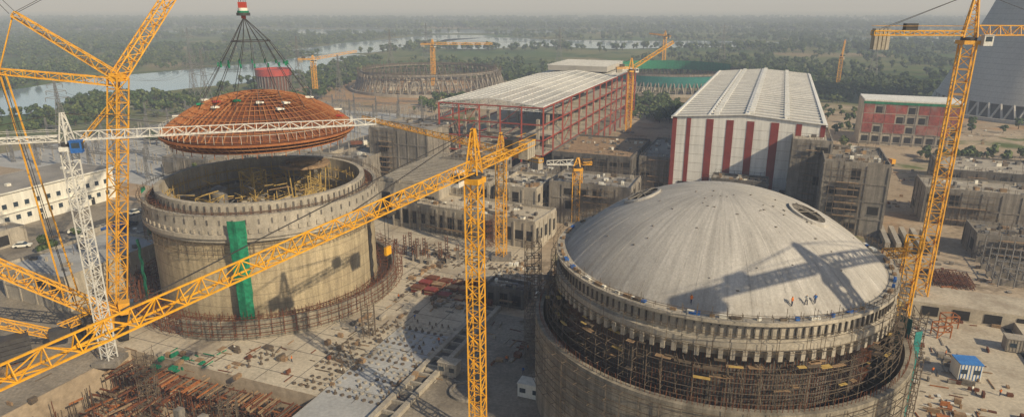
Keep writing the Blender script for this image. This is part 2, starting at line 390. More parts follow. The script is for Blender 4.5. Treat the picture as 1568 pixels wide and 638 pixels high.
e=E('reactor_building_with_dome',(C1[0],C1[1],0))
q=MB('concrete_outer');q.lathe(*C1,[(28.2,-1),(28.2,15),(27,15.003),(27,0)],128);q.obj('outer_containment_wall',e,smooth=False)
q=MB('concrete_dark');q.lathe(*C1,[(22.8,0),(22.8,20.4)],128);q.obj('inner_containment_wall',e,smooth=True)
q=MB('concrete_outer');q.lathe(*C1,[(22.8,20.4),(24.2,20.5),(24.2,21.6),(24.9,21.7),(24.9,22.6),(24.35,22.7),(24.35,25),(25.0,25.05),(25.0,25.5),(23.3,25.5)],128,'concrete_pale')
tooth_ring(q,C1,24.6,20.4,21.7,110,.55,.9,'concrete_pale');tooth_ring(q,C1,24.45,23.2,24.6,150,.18,.3,'concrete_dark');q.obj('ring_beam',e)
def dz(r,base=25.4,R0=23.4,h=10.2):
    Rs=(R0*R0+h*h)/(2*h);return base+math.sqrt(max(Rs*Rs-r*r,0))-(Rs-h)
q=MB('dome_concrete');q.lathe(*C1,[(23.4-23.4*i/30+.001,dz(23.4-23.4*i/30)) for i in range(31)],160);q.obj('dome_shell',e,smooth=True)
q=MB('dome_concrete','dark_void','concrete_pale','concrete')
for i in range(60):
    t=2*math.pi*i/60
    rr0=3 if i%3==0 else (9 if i%3==1 else 15)
    pr=[(C1[0]+r*math.cos(t),C1[1]+r*math.sin(t),dz(r)) for r in [23.3-(23.3-rr0)*k/6 for k in range(7)]]
    for k in range(6): q.beam(pr[k],pr[k+1],.07,'dome_concrete',.05)
for k in range(40):
    rr=R.uniform(2,21);t=R.uniform(3.3,6.2);x,y=C1[0]+rr*math.cos(t),C1[1]+rr*math.sin(t)
    q.box(x,y,dz(rr)+.05,R.uniform(.1,.3),R.uniform(.1,.4),.12,t,'concrete')
for sg,(ox,oy) in((1,(10.6,-6.0)),(-1,(-11.4,3.8))):
    cx,cy=C1[0]+ox,C1[1]+oy;n=28;rad=2.3
    def P3(rr,off,t):
        x=cx+rr*math.cos(t);y=cy+rr*math.sin(t);return (x,y,dz(math.hypot(x-C1[0],y-C1[1]))+off)
    for r0,o0,r1,o1,m in((rad+.45,-.1,rad+.45,.4,'dome_concrete'),(rad+.45,.4,rad,.4,'dome_concrete'),(rad,.4,rad,.06,'concrete_dark'),(rad,.06,rad-.9,.05,'concrete'),(rad-.9,.05,0.01,.05,'dark_void')):
        vv=[]
        for i in range(n): vv.append(P3(r0,o0,2*math.pi*i/n))
        for i in range(n): vv.append(P3(r1,o1,2*math.pi*i/n))
        q.add(vv,[(i,(i+1)%n,n+(i+1)%n,n+i) for i in range(n)],m)
    for k in range(5):
        t=R.uniform(0,6);q.beam(P3(rad,.5,t),P3(rad,.5,t+math.pi+R.uniform(-.4,.4)),.1,'concrete')
q.obj('dome_ribs_and_hatches',e)
q=MB('scaffold','scaffold_yellow','timber','blue_paint','white_paint')
scaffold_ring(q,C1,24.9,26.4,26.5,5,90,.05,'scaffold',25.5,0)
scaffold_ring(q,C1,25.3,15.3,19.6,1.4,84,.07,'scaffold',26.5,.2)
scaffold_ring(q,C1,25.2,22.0,24.0,1.9,84,.05,'scaffold',25.9,.4)
scaffold_ring(q,C1,28.5,6.5,14.5,2.0,70,.07,'scaffold',29.3,.45)
for k in range(150):
    t=R.uniform(0,2*math.pi);r0=R.uniform(24.6,26.6);z=R.choice([16.8,18.2,19.6,20.3]);x,y=C1[0]+r0*math.cos(t),C1[1]+r0*math.sin(t);q.box(x,y,z,R.uniform(.3,.8),R.uniform(.8,2.2),.07,t,R.choice(['timber','scaffold','scaffold','scaffold_yellow']))
for k in range(80):
    t=R.uniform(0,2*math.pi);r0=24.2;x,y=C1[0]+r0*math.cos(t),C1[1]+r0*math.sin(t);q.box(x,y,25.7,R.uniform(.3,.7),R.uniform(.3,1.4),R.uniform(.15,.5),t,R.choice(['timber','scaffold','white_paint','blue_paint','timber']))
for k in range(160):
    t=R.uniform(0,2*math.pi);r0=24.9;q.beam((C1[0]+r0*math.cos(t),C1[1]+r0*math.sin(t),20),(C1[0]+(r0+1.5)*math.cos(t+.03),C1[1]+(r0+1.5)*math.sin(t+.03),R.uniform(15,22)),.07,'scaffold')
q.obj('scaffolding',e)
q=MB('rust')
for i in range(260):
    t=2*math.pi*i/260;r0=27.6;x,y=C1[0]+r0*math.cos(t),C1[1]+r0*math.sin(t);q.beam((x,y,15),(x+R.gauss(0,.1),y,15+R.uniform(.8,1.6)),.06)
for i in range(330):
    t=2*math.pi*i/330;r0=23.0;x,y=C1[0]+r0*math.cos(t),C1[1]+r0*math.sin(t);q.beam((x,y,3),(x,y,20.3),.07)
q.obj('starter_rebar',e)
def scaf_tower(name,x,y,z0,z1,w,m='scaffold',net=None,ang=0,bay=2.0,th=.09):
    e=E(name,(x,y,z0));q=MB(m)
    f=lambda a,b:(x+a*math.cos(ang)-b*math.sin(ang),y+a*math.sin(ang)+b*math.cos(ang))
    for i in range(3):
        for j in range(3):
            px,py=f((i-1)*w/2,(j-1)*w/2);q.beam((px,py,z0),(px,py,z1),th)
    z=z0+1
    while z<z1:
        for i in range(3):
            a=(i-1)*w/2
            q.beam((*f(a,-w/2),z),(*f(a,w/2),z),th);q.beam((*f(-w/2,a),z),(*f(w/2,a),z),th)
        q.beam((*f(-w/2,-w/2),z),(*f(w/2,-w/2),z+bay),th*.8);q.beam((*f(w/2,-w/2),z),(*f(w/2,w/2),z+bay),th*.8);q.beam((*f(-w/2,w/2),z),(*f(-w/2,-w/2),z+bay),th*.8)
        z+=bay
    q.obj('frame',e)
    if net:
        q=MB(net);q.box(x-(w/2+.1)*math.cos(ang),y-(w/2+.1)*math.sin(ang),(z0+z1)/2,.06,w*.9,(z1-z0)*.9,ang);q.box(x+(w/2+.1)*math.sin(ang),y-(w/2+.1)*math.cos(ang),(z0+z1)/2-1,w*.5,.06,(z1-z0)*.8,ang);q.obj('safety_net',e)
scaf_tower('scaffold_tower',3.6,107,0,24,2.4,'scaffold',None,.2)
scaf_tower('scaffold_tower',59.5,90,0,19,2.6,'scaffold','teal_net',.3)
scaf_tower('scaffold_tower',-28,118,0,7,2.4,'scaffold',None,.3)
scaf_tower('scaffold_tower',-62,100,-6,6,2.6,'scaffold',None,.3)
scaf_tower('scaffold_tower',-44,90,0,4,2.4,'scaffold',None,.3)
scaf_tower('scaffold_tower',-6,168,0,9,3,'rust',None,.3)
# ------------------------------------------------------------------ left reactor
C0=(-55.2,144)
e=E('reactor_building_open_top',(C0[0],C0[1],0))
q=MB('concrete_wall');q.lathe(*C0,[(23.4,0),(23.4,18.6)],128);q.obj('containment_wall',e,smooth=True)
q=MB('concrete_wall','concrete_pale','concrete_dark','dark_void')
q.lathe(*C0,[(23.4,18.6),(24.3,18.7),(24.3,19.4),(24.8,19.5),(24.8,20.3),(24.4,20.4),(24.4,24.0),(23.7,24.003),(23.7,22.2),(21.8,22.2),(21.8,25.6),(20.8,25.6),(20.8,12)],128,'concrete_pale')
tooth_ring(q,C0,24.5,20.5,21.3,84,.6,.4,'concrete_pale');tooth_ring(q,C0,24.35,20.5,21.3,84,.3,.2,'dark_void');tooth_ring(q,C0,24.42,22.2,23.2,64,.3,.16,'concrete_dark')
tooth_ring(q,C0,21.85,23.2,25.1,90,.35,.2,'concrete_dark')
q.obj('ring_beam_and_parapet',e)
q=MB('concrete','concrete_pale');q.lathe(*C0,[(20.8,14),(.01,14)],64);q.lathe(*C0,[(20.7,20.5),(19.9,20.5),(19.9,20.1),(20.75,20.1)],96);q.lathe(*C0,[(20.7,16.5),(18.6,16.5),(18.6,16),(20.75,16)],96,'concrete_pale')
q.obj('internal_floor',e)
q=MB('concrete_outer');q.lathe(*C0,[(28,0),(28,3.8),(27,3.803),(27,0)],110,None,math.radians(-110),math.radians(80));q.obj('outer_ring_wall_stub',e)
q=MB('scaffold','rust','timber','scaffold_yellow')
scaffold_ring(q,C0,24.6,24.8,24.9,5,80,.06,'scaffold',25.2)
scaffold_ring(q,C0,23.9,16.4,18.2,1.7,80,.06,'scaffold',24.8,.2)
scaffold_ring(q,C0,28.3,1.5,5.5,1.7,80,.08,'rust',29.4,.2)
scaffold_ring(q,C0,24.3,1.0,3.5,1.2,80,.08,'rust',26,.2)
for i in range(240):
    t=2*math.pi*i/240;q.beam((C0[0]+27.5*math.cos(t),C0[1]+27.5*math.sin(t),0),(C0[0]+27.5*math.cos(t),C0[1]+27.5*math.sin(t),4+R.uniform(.8,2.0)),.07,'rust')
scaffold_ring(q,C0,19.4,14.5,24,2.2,48,.09,'scaffold_yellow',20.3,.3)
scaffold_ring(q,C0,22.2,24.0,24.1,5,80,.06,'rust',23.3,.1)
for k in range(220):
    t=R.uniform(0,2*math.pi);r0=R.uniform(22,23.6);x,y=C0[0]+r0*math.cos(t),C0[1]+r0*math.sin(t);q.box(x,y,22.4,R.uniform(.3,.8),R.uniform(.4,1.6),R.uniform(.2,.6),t,R.choice(['timber','scaffold','rust']))
q.obj('scaffolding',e)
q=MB('scaffold_yellow','steel','timber','concrete','dark_steel','blue_paint','white_paint')
for k in range(340):
    rr=R.uniform(0,17.8);t=R.uniform(0,6.28);x,y=C0[0]+rr*math.cos(t),C0[1]+rr*math.sin(t);h=R.uniform(.5,6)*R.random()+.4
    q.box(x,y,14+h/2,R.uniform(.4,2.6),R.uniform(.4,2),h,ANG+R.choice([0,1.57]),R.choice(['concrete_pale','timber','dark_steel','concrete_pale','scaffold_yellow']))
for (x,y,w,z) in [(-49.5,156,4,25),(-60,150,4,25.5),(-66,140,4,22),(-50,139,3.5,21),(-58,158,4,23),(-45,147,3,22),(-62,154,3,24)]:
    q.truss((x,y,14),(x,y,z),w,w,1.8,.17,'scaffold_yellow')
for k in range(100):
    rr=R.uniform(2,15);t=R.uniform(0,6.28);x,y=C0[0]+rr*math.cos(t),C0[1]+rr*math.sin(t);z=R.uniform(16,24)
    q.beam((x,y,z),(x+R.uniform(-4,4),y+R.uniform(-4,4),z+R.uniform(-1,1)),.18,R.choice(['scaffold_yellow','scaffold_yellow','steel','timber']))
q.lathe(-49.5,155.5,[(5.8,25.6),(5.8,26.2),(4.2,26.2),(4.2,25.6),(5.8,25.6)],32,'timber');q.lathe(-49.5,155.5,[(3.2,26),(3.2,26.7),(2.4,27.1),(0.01,27.1)],24,'timber')
for k in range(6):
    t=k*math.pi/3;q.beam((-49.5+3*math.cos(t),155.5+3*math.sin(t),26.5),(-49.5+5.5*math.cos(t),155.5+5.5*math.sin(t),25.9),.3,'timber')
    q.beam((-49.5+5*math.cos(t),155.5+5*math.sin(t),25.6),(-49.5+4*math.cos(t),155.5+4*math.sin(t),14),.22,'scaffold_yellow')
q.cyl(-66,145,14,22.5,1.7,20,'steel');q.cyl(-66,145,22.5,23.1,1.7,20,'steel',.6);q.cyl(-69,149,14,21,1.3,16,'steel')
q.obj('internal_structures',e)
q=MB('green_net','dark_void')
def strip(t,r,z0,z1,w,m,w0=None):
    c,s_=math.cos(t),math.sin(t);n=16;w0=w0 or w;vs=[]
    for k in range(n+1):
        z=z0+(z1-z0)*k/n;ww=(w0+(w-w0)*k/n)/2*(1+.04*math.sin(k*2.3));rr=r+.12*math.sin(k*1.7)
        vs+=[(C0[0]+rr*c+ww*s_,C0[1]+rr*s_-ww*c,z),(C0[0]+(rr+.5)*c,C0[1]+(rr+.5)*s_,z),(C0[0]+rr*c-ww*s_,C0[1]+rr*s_+ww*c,z)]
    q.add(vs,[(3*k,3*k+1,3*k+4,3*k+3) for k in range(n)]+[(3*k+1,3*k+2,3*k+5,3*k+4) for k in range(n)],m)
strip(math.radians(-82),25.6,0,23.5,3.4,'green_net',2.6);strip(math.radians(188),25.5,13,24,2.5,'green_net');strip(math.radians(207),26,0,15,1.6,'green_net')
strip(math.radians(-8),23.6,2,17,1.0,'dark_void')
q.obj('safety_netting',e)
# ------------------------------------------------------------------ suspended dome liner
DC=(-57,150);e=E('suspended_steel_dome',(DC[0],DC[1],35))
def dl(r): return dz(r,35.6,20.3,7.8)
q=MB('rust');q.lathe(*DC,[(20.3-20.3*i/16+.001,dl(20.3-20.3*i/16)) for i in range(17)],96);q.lathe(*DC,[(20.3,35.6),(19.6,34.4),(18.2,33.2)],96);q.obj('liner_plate',e,smooth=True)
q=MB('rust_tan','rust_orange','scaffold','green_net','crane_red','white_paint','concrete_pale')
for i in range(84):
    t=2*math.pi*i/84;r1=2 if i%4==0 else(6 if i%2==0 else 11)
    rs=[20.3-(20.3-r1)*k/8 for k in range(9)]
    pr=[(DC[0]+r*math.cos(t),DC[1]+r*math.sin(t),dl(r)+.3) for r in rs]
    for k in range(8): q.beam(pr[k],pr[k+1],.13,'rust_orange' if i%3 else 'rust_tan',.35)
for k in range(13):
    r=20.3-k*1.55;q.ring(DC[0],DC[1],dl(r)+.36,r,.13,72,'rust_tan' if k%2 else 'rust_orange')
q.ring(DC[0],DC[1],35.2,20.6,.4,96,'rust_orange');q.ring(DC[0],DC[1],33.4,18.8,.25,96,'rust_orange');q.ring(DC[0],DC[1],34.3,19.9,.15,96,'rust_tan')
for i in range(84):
    t=2*math.pi*i/84;q.beam((DC[0]+20.6*math.cos(t),DC[1]+20.6*math.sin(t),35.3),(DC[0]+18.6*math.cos(t+.03),DC[1]+18.6*math.sin(t+.03),33.3),.14,'rust_tan')
    if i%2: q.beam((DC[0]+18.8*math.cos(t),DC[1]+18.8*math.sin(t),33.4),(DC[0]+18.8*math.cos(t),DC[1]+18.8*math.sin(t),32.3),.12,'rust_orange')
cols=['white_paint','crane_red','green_net','white_paint','white_paint']
for k,(r,t) in enumerate([(11,-2.9),(10,-2.2),(9,-1.7),(10,-1.2),(11,-.7),(17,-2.8),(18,2.9),(12,-2.6),(13,-.9),(11,.2),(17,.3),(18,0.0),(13,2.5),(12,-2.0)]):
    x,y=DC[0]+r*math.cos(t),DC[1]+r*math.sin(t);c=cols[k%5]
    q.box(x,y,dl(r)+.75,1.2,.8,.4,t,c);q.box(x+.7,y+.3,dl(r)+.7,.7,.5,.3,t+.5,c)
for t0 in(2.75,.12):
    for k in range(5):
        t=t0+k*.07;q.box(DC[0]+20.2*math.cos(t),DC[1]+20.2*math.sin(t),36.6,.5,1.3,.1,t,'white_paint')
q.ring(DC[0],DC[1],dl(20)+1.4,20.4,.05,72,'white_paint')
for i in range(72):
    t=2*math.pi*i/72;q.beam((DC[0]+20.4*math.cos(t),DC[1]+20.4*math.sin(t),35.6),(DC[0]+20.4*math.cos(t),DC[1]+20.4*math.sin(t),37.2),.05,'white_paint')
q.obj('stiffener_ribs',e)
q=MB('dark_steel','crane_white');HK=(-58,150,60.5)
for i in range(16):
    t=2*math.pi*i/16;r=13;p=(DC[0]+r*math.cos(t),DC[1]+r*math.sin(t),dl(r)+.3);m_=(DC[0]+4.0*math.cos(t),DC[1]+4.0*math.sin(t),54.5)
    q.beam(p,m_,.10,'dark_steel');q.beam(m_,(HK[0],HK[1],59.5),.10,'dark_steel')
    q.box(p[0]*.35+m_[0]*.65,p[1]*.35+m_[1]*.65,p[2]*.35+m_[2]*.65,.3,.3,.9,t,'green_net')
q.ring(DC[0],DC[1],54.5,4.0,.18,20,'dark_steel')
q.obj('lifting_slings',e)
# ------------------------------------------------------------------ cranes
def tower_crane(name,x,y,zb,zj,jang,jl,cj,mw=2.0,apex=7,mat='crane_yellow',jh=1.6,bay=None,t=.2,cabm='crane_white',jib_pitch=0,jm=None,hook=None,cw=True,jt=None,cws=1):
    e=E(name,(x,y,zb));jm=jm or mat;jt=jt or t*.8;q=MB(mat);q.truss((x,y,zb),(x,y,zj-1.6),mw,mw,bay or mw*.95,t,td=t*.55)
    q.obj('mast',e)
    q=MB('concrete');q.box(x,y,zb+.4,mw*2.4,mw*2.4,.9,0);q.obj('foundation_block',e)
    dx,dy=math.cos(jang),math.sin(jang);q=MB(mat,'dark_steel')
    q.box(x,y,zj-1.3,mw*1.25,mw*1.25,.7,jang,mat);q.cyl(x,y,zj-1,zj-.4,mw*.55,16,'dark_steel')
    q.truss((x,y,zj-.4),(x,y,zj+apex),mw*.9,mw*.9,1.5,t,mat,w2=.4,h2=.4,td=t*.55);q.obj('slewing_unit_and_tower_head',e)
    q=MB(jm);pz=math.tan(jib_pitch)*jl
    q.truss((x+dx*mw*.6,y+dy*mw*.6,zj+jh/2),(x+dx*jl,y+dy*jl,zj+jh/2+pz),1.4,jh,1.9,jt,tri=True,w2=1.0,h2=jh*.75,td=jt*.55);q.obj('jib',e)
    q=MB(mat,'dark_steel');q.truss((x-dx*mw*.6,y-dy*mw*.6,zj+.4),(x-dx*cj,y-dy*cj,zj+.4),1.4,.8,1.8,jt,mat,td=jt*.6)
    for sd in(-.9,.9):
        q.beam((x-dx*1-dy*sd,y-dy*1+dx*sd,zj+1.7),(x-dx*cj-dy*sd,y-dy*cj+dx*sd,zj+1.7),.05,mat)
    q.box(x-dx*cj*.62,y-dy*cj*.62,zj+1.5,2.2,1.3,1.3,jang,'dark_steel');q.obj('counter_jib',e)
    if cw:
        q=MB('concrete_pale')
        for k in range(4): q.box(x-dx*(cj-.5-k*.75),y-dy*(cj-.5-k*.75),zj-.5*cws,.6,1.5,2.6*cws,jang)
        q.obj('counterweights',e)
    q=MB('dark_steel');ap=(x,y,zj+apex-.1)
    for f in(.38,.75): q.beam(ap,(x+dx*jl*f,y+dy*jl*f,zj+jh+pz*f),.08)
    for sd in(-.6,.6): q.beam(ap,(x-dx*(cj-1)-dy*sd,y-dy*(cj-1)+dx*sd,zj+.9),.08)
    q.obj('tie_bars',e)
    q=MB(cabm,'glass')
    cx,cy=x+dx*mw*.9+dy*mw*.75,y+dy*mw*.9-dx*mw*.75
    q.box(cx,cy,zj-.9,1.7,1.2,1.9,jang,cabm);q.box(cx+dx*.86,cy+dy*.86,zj-.7,.08,1.0,1.1,jang,'glass');q.box(cx,cy,zj-.6,1.2,1.24,.9,jang,'glass');q.box(cx,cy,zj+.12,1.9,1.4,.1,jang,cabm);q.obj('operator_cab',e)
    if hook:
        f,dh=hook;hx,hy=x+dx*jl*f,y+dy*jl*f;q=MB('dark_steel','crane_red','crane_yellow');q.box(hx,hy,zj-.2,1.6,1.5,.4,jang,'dark_steel')
        for sd in(-.3,.3): q.beam((hx+sd*dx,hy+sd*dy,zj-.2),(hx+sd*dx,hy+sd*dy,zj-dh),.05,'dark_steel')
        q.box(hx,hy,zj-dh-.4,.9,.3,.9,jang,'crane_yellow');q.beam((hx,hy,zj-dh-.8),(hx,hy,zj-dh-1.4),.14,'dark_steel');q.obj('trolley_and_hook',e)
    return e
jd=math.atan2(-52,-24)
tower_crane('tower_crane',-5,85,0,41.3,jd,66,19,mw=1.9,apex=5.5,t=.2,jh=1.5,hook=(.3,4),jt=.13)
tower_crane('tower_crane',-2.7,160,0,27.5,math.atan2(52,-47),66,14,mw=2.1,apex=5,t=.22,jh=1.5,jt=.18)
tower_crane('tower_crane',-73,108,0,40.8,math.atan2(14,46),50,22,mw=1.8,apex=4.5,t=.18,mat='crane_white',cabm='blue_paint',jt=.14,jh=1.4)
tower_crane('tower_crane',87,131,0,56.5,math.radians(-3),45,18,mw=2.5,apex=8,t=.25,jh=1.8,jt=.2,cws=1.5)
tower_crane('tower_crane',19,188,0,18,math.radians(185),9,4,mw=2.2,apex=2,t=.25,jh=1.5,jm='crane_white',cw=False)
tower_crane('tower_crane',59,336,0,32,math.radians(15),22,8,mw=2.4,apex=5,t=.32,jib_pitch=math.radians(28))
tower_crane('tower_crane',-137,469,0,26,math.radians(5),30,10,mw=2.4,apex=3,t=.34,jib_pitch=math.radians(9))
tower_crane('tower_crane',-61,526,0,33,math.radians(-2),46,9,mw=2.5,apex=4,t=.36)
tower_crane('tower_crane',144,647,0,34,math.radians(100),40,12,mw=2.6,apex=5,t=.4)
tower_crane('tower_crane',265,549,0,22,math.radians(60),14,6,mw=2.4,apex=3,t=.36,jib_pitch=math.radians(40),cw=False)
tower_crane('tower_crane',73,50,0,58,math.radians(25),40,17,mw=2.4,apex=5,t=.42,jh=2,cws=1.3)
e=E('material_hoist_mast',(62.7,98,0));q=MB('crane_yellow');q.truss((62.7,98,0),(62.7,98,27.5),2.0,2.0,1.9,.19);q.obj('mast',e)
q=MB('crane_yellow','dark_steel','concrete')
q.truss((62.7,98,25),(58,97.5,25),1.2,1.2,1.2,.12,'crane_yellow');q.truss((62.7,98,14),(58.5,97.5,14),1,1,1,.12,'crane_yellow');q.box(62.7,96.2,9,1.6,1.4,2.4,0,'dark_steel');q.box(62.7,98,.4,4,4,.8,0,'concrete');q.obj('ties_and_cage',e)
e=E('heavy_lift_crawler_crane',(-80,120,0));base=Vector((-80.5,124,2));piv=Vector((-74.5,128,49));tip=Vector((-57.6,150,83))
q=MB('crane_yellow');q.truss(base,piv,2.5,2.5,2.4,.22,up=(CA,SA,0));q.obj('main_boom',e)
q=MB('crane_yellow');q.truss(piv,tip,2.1,2.1,2.1,.22,w2=1.6,h2=1.6);q.truss(tip,tip+Vector((3,4,1)),1.6,1.6,2,.2);q.box(*piv,2.2,2.2,1.6,0,'crane_yellow');q.obj('luffing_jib',e)
s1=Vector((-89,124,60.5));s2=Vector((-93,123,50.5));q=MB('crane_yellow')
q.truss(piv,s1,1.5,1.5,1.9,.17,w2=1.0,h2=1.0);q.truss(piv+Vector((0,0,-1)),s2,1.5,1.5,1.9,.17,w2=1.0,h2=1.0);q.beam(s1,s2,.2);q.truss(piv-Vector((0,0,3)),piv-Vector((9,2,13)),.7,.7,2,.13)
q.obj('jib_struts',e)
q=MB('dark_steel','crane_yellow');bk=Vector((-108,98,36))
for o in(-.5,.5):
    q.beam(s1+Vector((0,o,0)),tip+Vector((0,o,0)),.09,'dark_steel');q.beam(s2+Vector((0,o,0)),(-86,120,6+o),.09,'dark_steel');q.beam(s2+Vector((0,o,0)),bk,.1,'dark_steel');q.beam(s1+Vector((0,o*2,0)),s1+Vector((-14,-2,18)),.07,'dark_steel')
for o in(-.7,-.25,.25,.7): q.beam((HK[0]+o,HK[1],62),(tip.x+o,tip.y,tip.z),.08,'dark_steel')
q.beam(s2,(-87,119,8),.22,'crane_yellow');q.beam(s2+Vector((1,0,0)),(-84,119,8),.22,'crane_yellow')
q.obj('pendant_cables',e)
q=MB('crane_red','white_paint','green_net','dark_steel')
q.cyl(HK[0],HK[1],59.8,60.4,1.4,20,'dark_steel');q.cyl(HK[0],HK[1],60.4,60.8,1.2,20,'green_net');q.cyl(HK[0],HK[1],60.8,61.4,1.0,20,'white_paint');q.box(HK[0],HK[1],62.0,1.6,.9,1.2,0,'crane_red');q.cyl(HK[0],HK[1],59.2,59.8,.5,12,'crane_red');q.obj('hook_block',e)
q=MB('crane_yellow');q.truss(Vector((-78,120,3)),bk,2.6,2.6,2.4,.26,w2=2.0,h2=2.0);q.truss(Vector((-86,113,3)),Vector((-108,96,20)),1.4,1.4,2.2,.18);q.obj('derrick_mast',e)
q=MB('crane_yellow','dark_steel','tyre','glass','concrete_dark')
for sd in(-3.6,3.6):
    c,s_=math.cos(.5),math.sin(.5);cx,cy=-80+sd*c,118+sd*s_;a=.5+math.pi/2;n=14;prof=[]
    for i in range(n):
        tt=2*math.pi*i/n;prof.append(((4.2 if math.cos(tt)>0 else -4.2)+.9*math.cos(tt),.95+.9*math.sin(tt)))
    vs=[]
    for o in(-.7,.7):
        for (l,z) in prof: vs.append((cx+l*math.cos(a)-o*math.sin(a),cy+l*math.sin(a)+o*math.cos(a),z))
    q.add(vs,[(i,(i+1)%n,n+(i+1)%n,n+i) for i in range(n)]+[tuple(range(n)),tuple(range(2*n-1,n-1,-1))],'tyre')
q.box(-80,118,2.1,6,5,.8,.5,'dark_steel');q.box(-80,118,3.4,4.5,8,1.4,.5,'crane_yellow');q.box(-77.5,122,4.3,2,2.4,2.4,.5,'crane_yellow');q.box(-77,122.9,4.5,1.6,1.6,1.4,.5,'glass')
q.box(-84,112,3.8,3.4,1.8,1.8,.5,'dark_steel');q.truss(Vector((-84,112,4.8)),Vector((-79,119,5.5)),1.2,1.2,1.4,.16,'crane_yellow');q.box(-81,116,4.8,2,3,1.4,.5,'dark_steel')
for k in range(5): q.box(-90,108,1+k*.9,5,3,.8,.7,'dark_steel')
q.obj('crawler_chassis',e)
# ------------------------------------------------------------------ buildings
def industrial(name,x,y,w,d,h,m='concrete',lev=3,bay=5,roofm='grey_roof',openp=.35,z0=0,clutter=10,parapet=.8,ang=None,rails=True):
    an=ANG if ang is None else ang;c,s_=math.cos(an),math.sin(an)
    def L2(a,b): return (x+a*c-b*s_,y+a*s_+b*c)
    e=E(name,(x,y,z0));q=MB(m);X,Y=L2(w/2,d/2);q.box(X,Y,(z0+h)/2,w,d,h-z0,an);q.obj('walls',e)
    q=MB(m,roofm,'dark_void','glass','scaffold')
    q.box(X,Y,h+.05,w-.6,d-.6,.1,an,roofm)
    for (a,b,sw,sd) in((w/2,.15,w,.3),(w/2,d-.15,w,.3),(.15,d/2,.3,d-.6),(w-.15,d/2,.3,d-.6)):
        xx,yy=L2(a,b);q.box(xx,yy,h+parapet/2+.002,sw,sd,parapet,an,m)
    nb=max(1,round(w/bay));ns=max(1,round(d/bay));lh=(h-z0)/lev
    for (n,ln,fn,side) in((nb,w,lambda t,o:L2(t,-o),0),(ns,d,lambda t,o:L2(w+o,t),1),(ns,d,lambda t,o:L2(-o,t),1)):
        for i in range(n+1):
            t=min(max(i*ln/n,.25),ln-.25);xx,yy=fn(t,.1);q.box(xx,yy,(z0+h)/2,.45 if not side else .2,.2 if not side else .45,h-z0,an,m)
        for l in range(1,lev):
            xx,yy=fn(ln/2,.08);q.box(xx,yy,z0+l*lh,ln if not side else .16,.16 if not side else ln,.4,an,m)
        for i in range(n):
            for l in range(lev):
                if R.random()<openp:
                    t=(i+.5)*ln/n;ow=ln/n*R.uniform(.35,.75);oh=lh*R.uniform(.35,.7);xx,yy=fn(t,.03);zz=z0+(l+.5)*lh
                    q.box(xx,yy,zz,ow if not side else .06,.06 if not side else ow,oh,an,'dark_void')
                    xx,yy=fn(t,.08);q.box(xx,yy,zz-oh/2-.1,ow+.3 if not side else .16,.16 if not side else ow+.3,.15,an,m)
    q.obj('parapet_frames_openings',e)
    q=MB('concrete_pale','steel','timber','concrete_dark','white_paint','scaffold')
    for k in range(clutter*3):
        a=R.uniform(1.2,w-1.2);b=R.uniform(1.2,d-1.2);xx,yy=L2(a,b);hh=R.uniform(.1,1.1);q.box(xx,yy,h+.1+hh/2,R.uniform(.3,1.8),R.uniform(.2,1.2),hh,an+R.choice([0,0,.3]),R.choice(['concrete_pale','timber','concrete_dark','steel','concrete_dark','white_paint','scaffold']))
    for k in range(clutter*2):
        a=R.uniform(.5,w-.5);b=R.choice([.15,d-.15]) if R.random()<.6 else R.uniform(0,d);xx,yy=L2(a,b);q.beam((xx,yy,h),(xx,yy,h+R.uniform(1.0,2.6)),.08,'scaffold')
    if rails:
        for k in range(int(w/2)):
            for bb in(.15,d-.15):
                xx,yy=L2(k*2+.5,bb);q.beam((xx,yy,h+parapet),(xx,yy,h+parapet+1.1),.07,'scaffold')
        for bb in(.15,d-.15):
            p,r_=L2(.5,bb),L2(w-.5,bb);q.beam((*p,h+parapet+1),(*r_,h+parapet+1),.07,'scaffold')
        # facade scaffold on part of the front
        f0=R.uniform(0,.4)*w;f1=f0+R.uniform(.3,.6)*w;f1=min(f1,w);a=f0
        while a<=f1:
            for o in(-.5,-1.5): xx,yy=L2(a,o);q.beam((xx,yy,0),(xx,yy,h*R.uniform(.7,1.1)),.08,'scaffold')
            a+=1.6
        z=1.8
        while z<h:
            for o in(-.5,-1.5): q.beam((*L2(f0,o),z),(*L2(f1,o),z),.08,'scaffold')
            if R.random()<.5: xx,yy=L2((f0+f1)/2,-1);q.box(xx,yy,z+.1,(f1-f0)*.6,.8,.06,an,'timber')
            z+=1.9
    q.obj('roof_clutter_and_scaffold',e);return e
industrial('auxiliary_building',-35,187,46,14,7,'concrete_pale',1,3,'slab',.97,clutter=25,ang=math.radians(-27))
industrial('auxiliary_building',-20,196,14,16,11,'concrete_pale',2,4,'slab',.4,clutter=10)
industrial('auxiliary_building',-5,191,13,18,10.5,'concrete_pale',2,4,'slab',.4,clutter=12)
industrial('control_building',11,190,24,15,12,'concrete',3,4,'grey_roof',.5,clutter=14)
industrial('switchgear_building',-52,240,24,24,19,'concrete',4,4,'grey_roof',.15,clutter=12)
industrial('switchgear_building',-64,232,13,18,10,'concrete',3,4,'grey_roof',.3,clutter=6)
industrial('service_building',14,229,28,34,12.5,'concrete_dark',3,4,'timber',.7,clutter=16)
industrial('service_building',44,226,24,36,11.5,'concrete',3,5,'grey_roof',.35,clutter=18)
industrial('service_building',-24,222,20,14,12,'concrete',3,4,'grey_roof',.5,clutter=12)
industrial('service_building',-2,214,14,14,9,'concrete_dark',2,4,'grey_roof',.6,clutter=12)
industrial('pump_building',84,197,11,26,23,'concrete',5,5,'concrete_pale',.1,clutter=4)
industrial('pump_building',87,181.5,16.5,25,20,'concrete',4,5.5,'yard',.25,clutter=16)
industrial('pump_building',63,205,17,8,9,'concrete_dark',2,4,'grey_roof',.6,clutter=8)
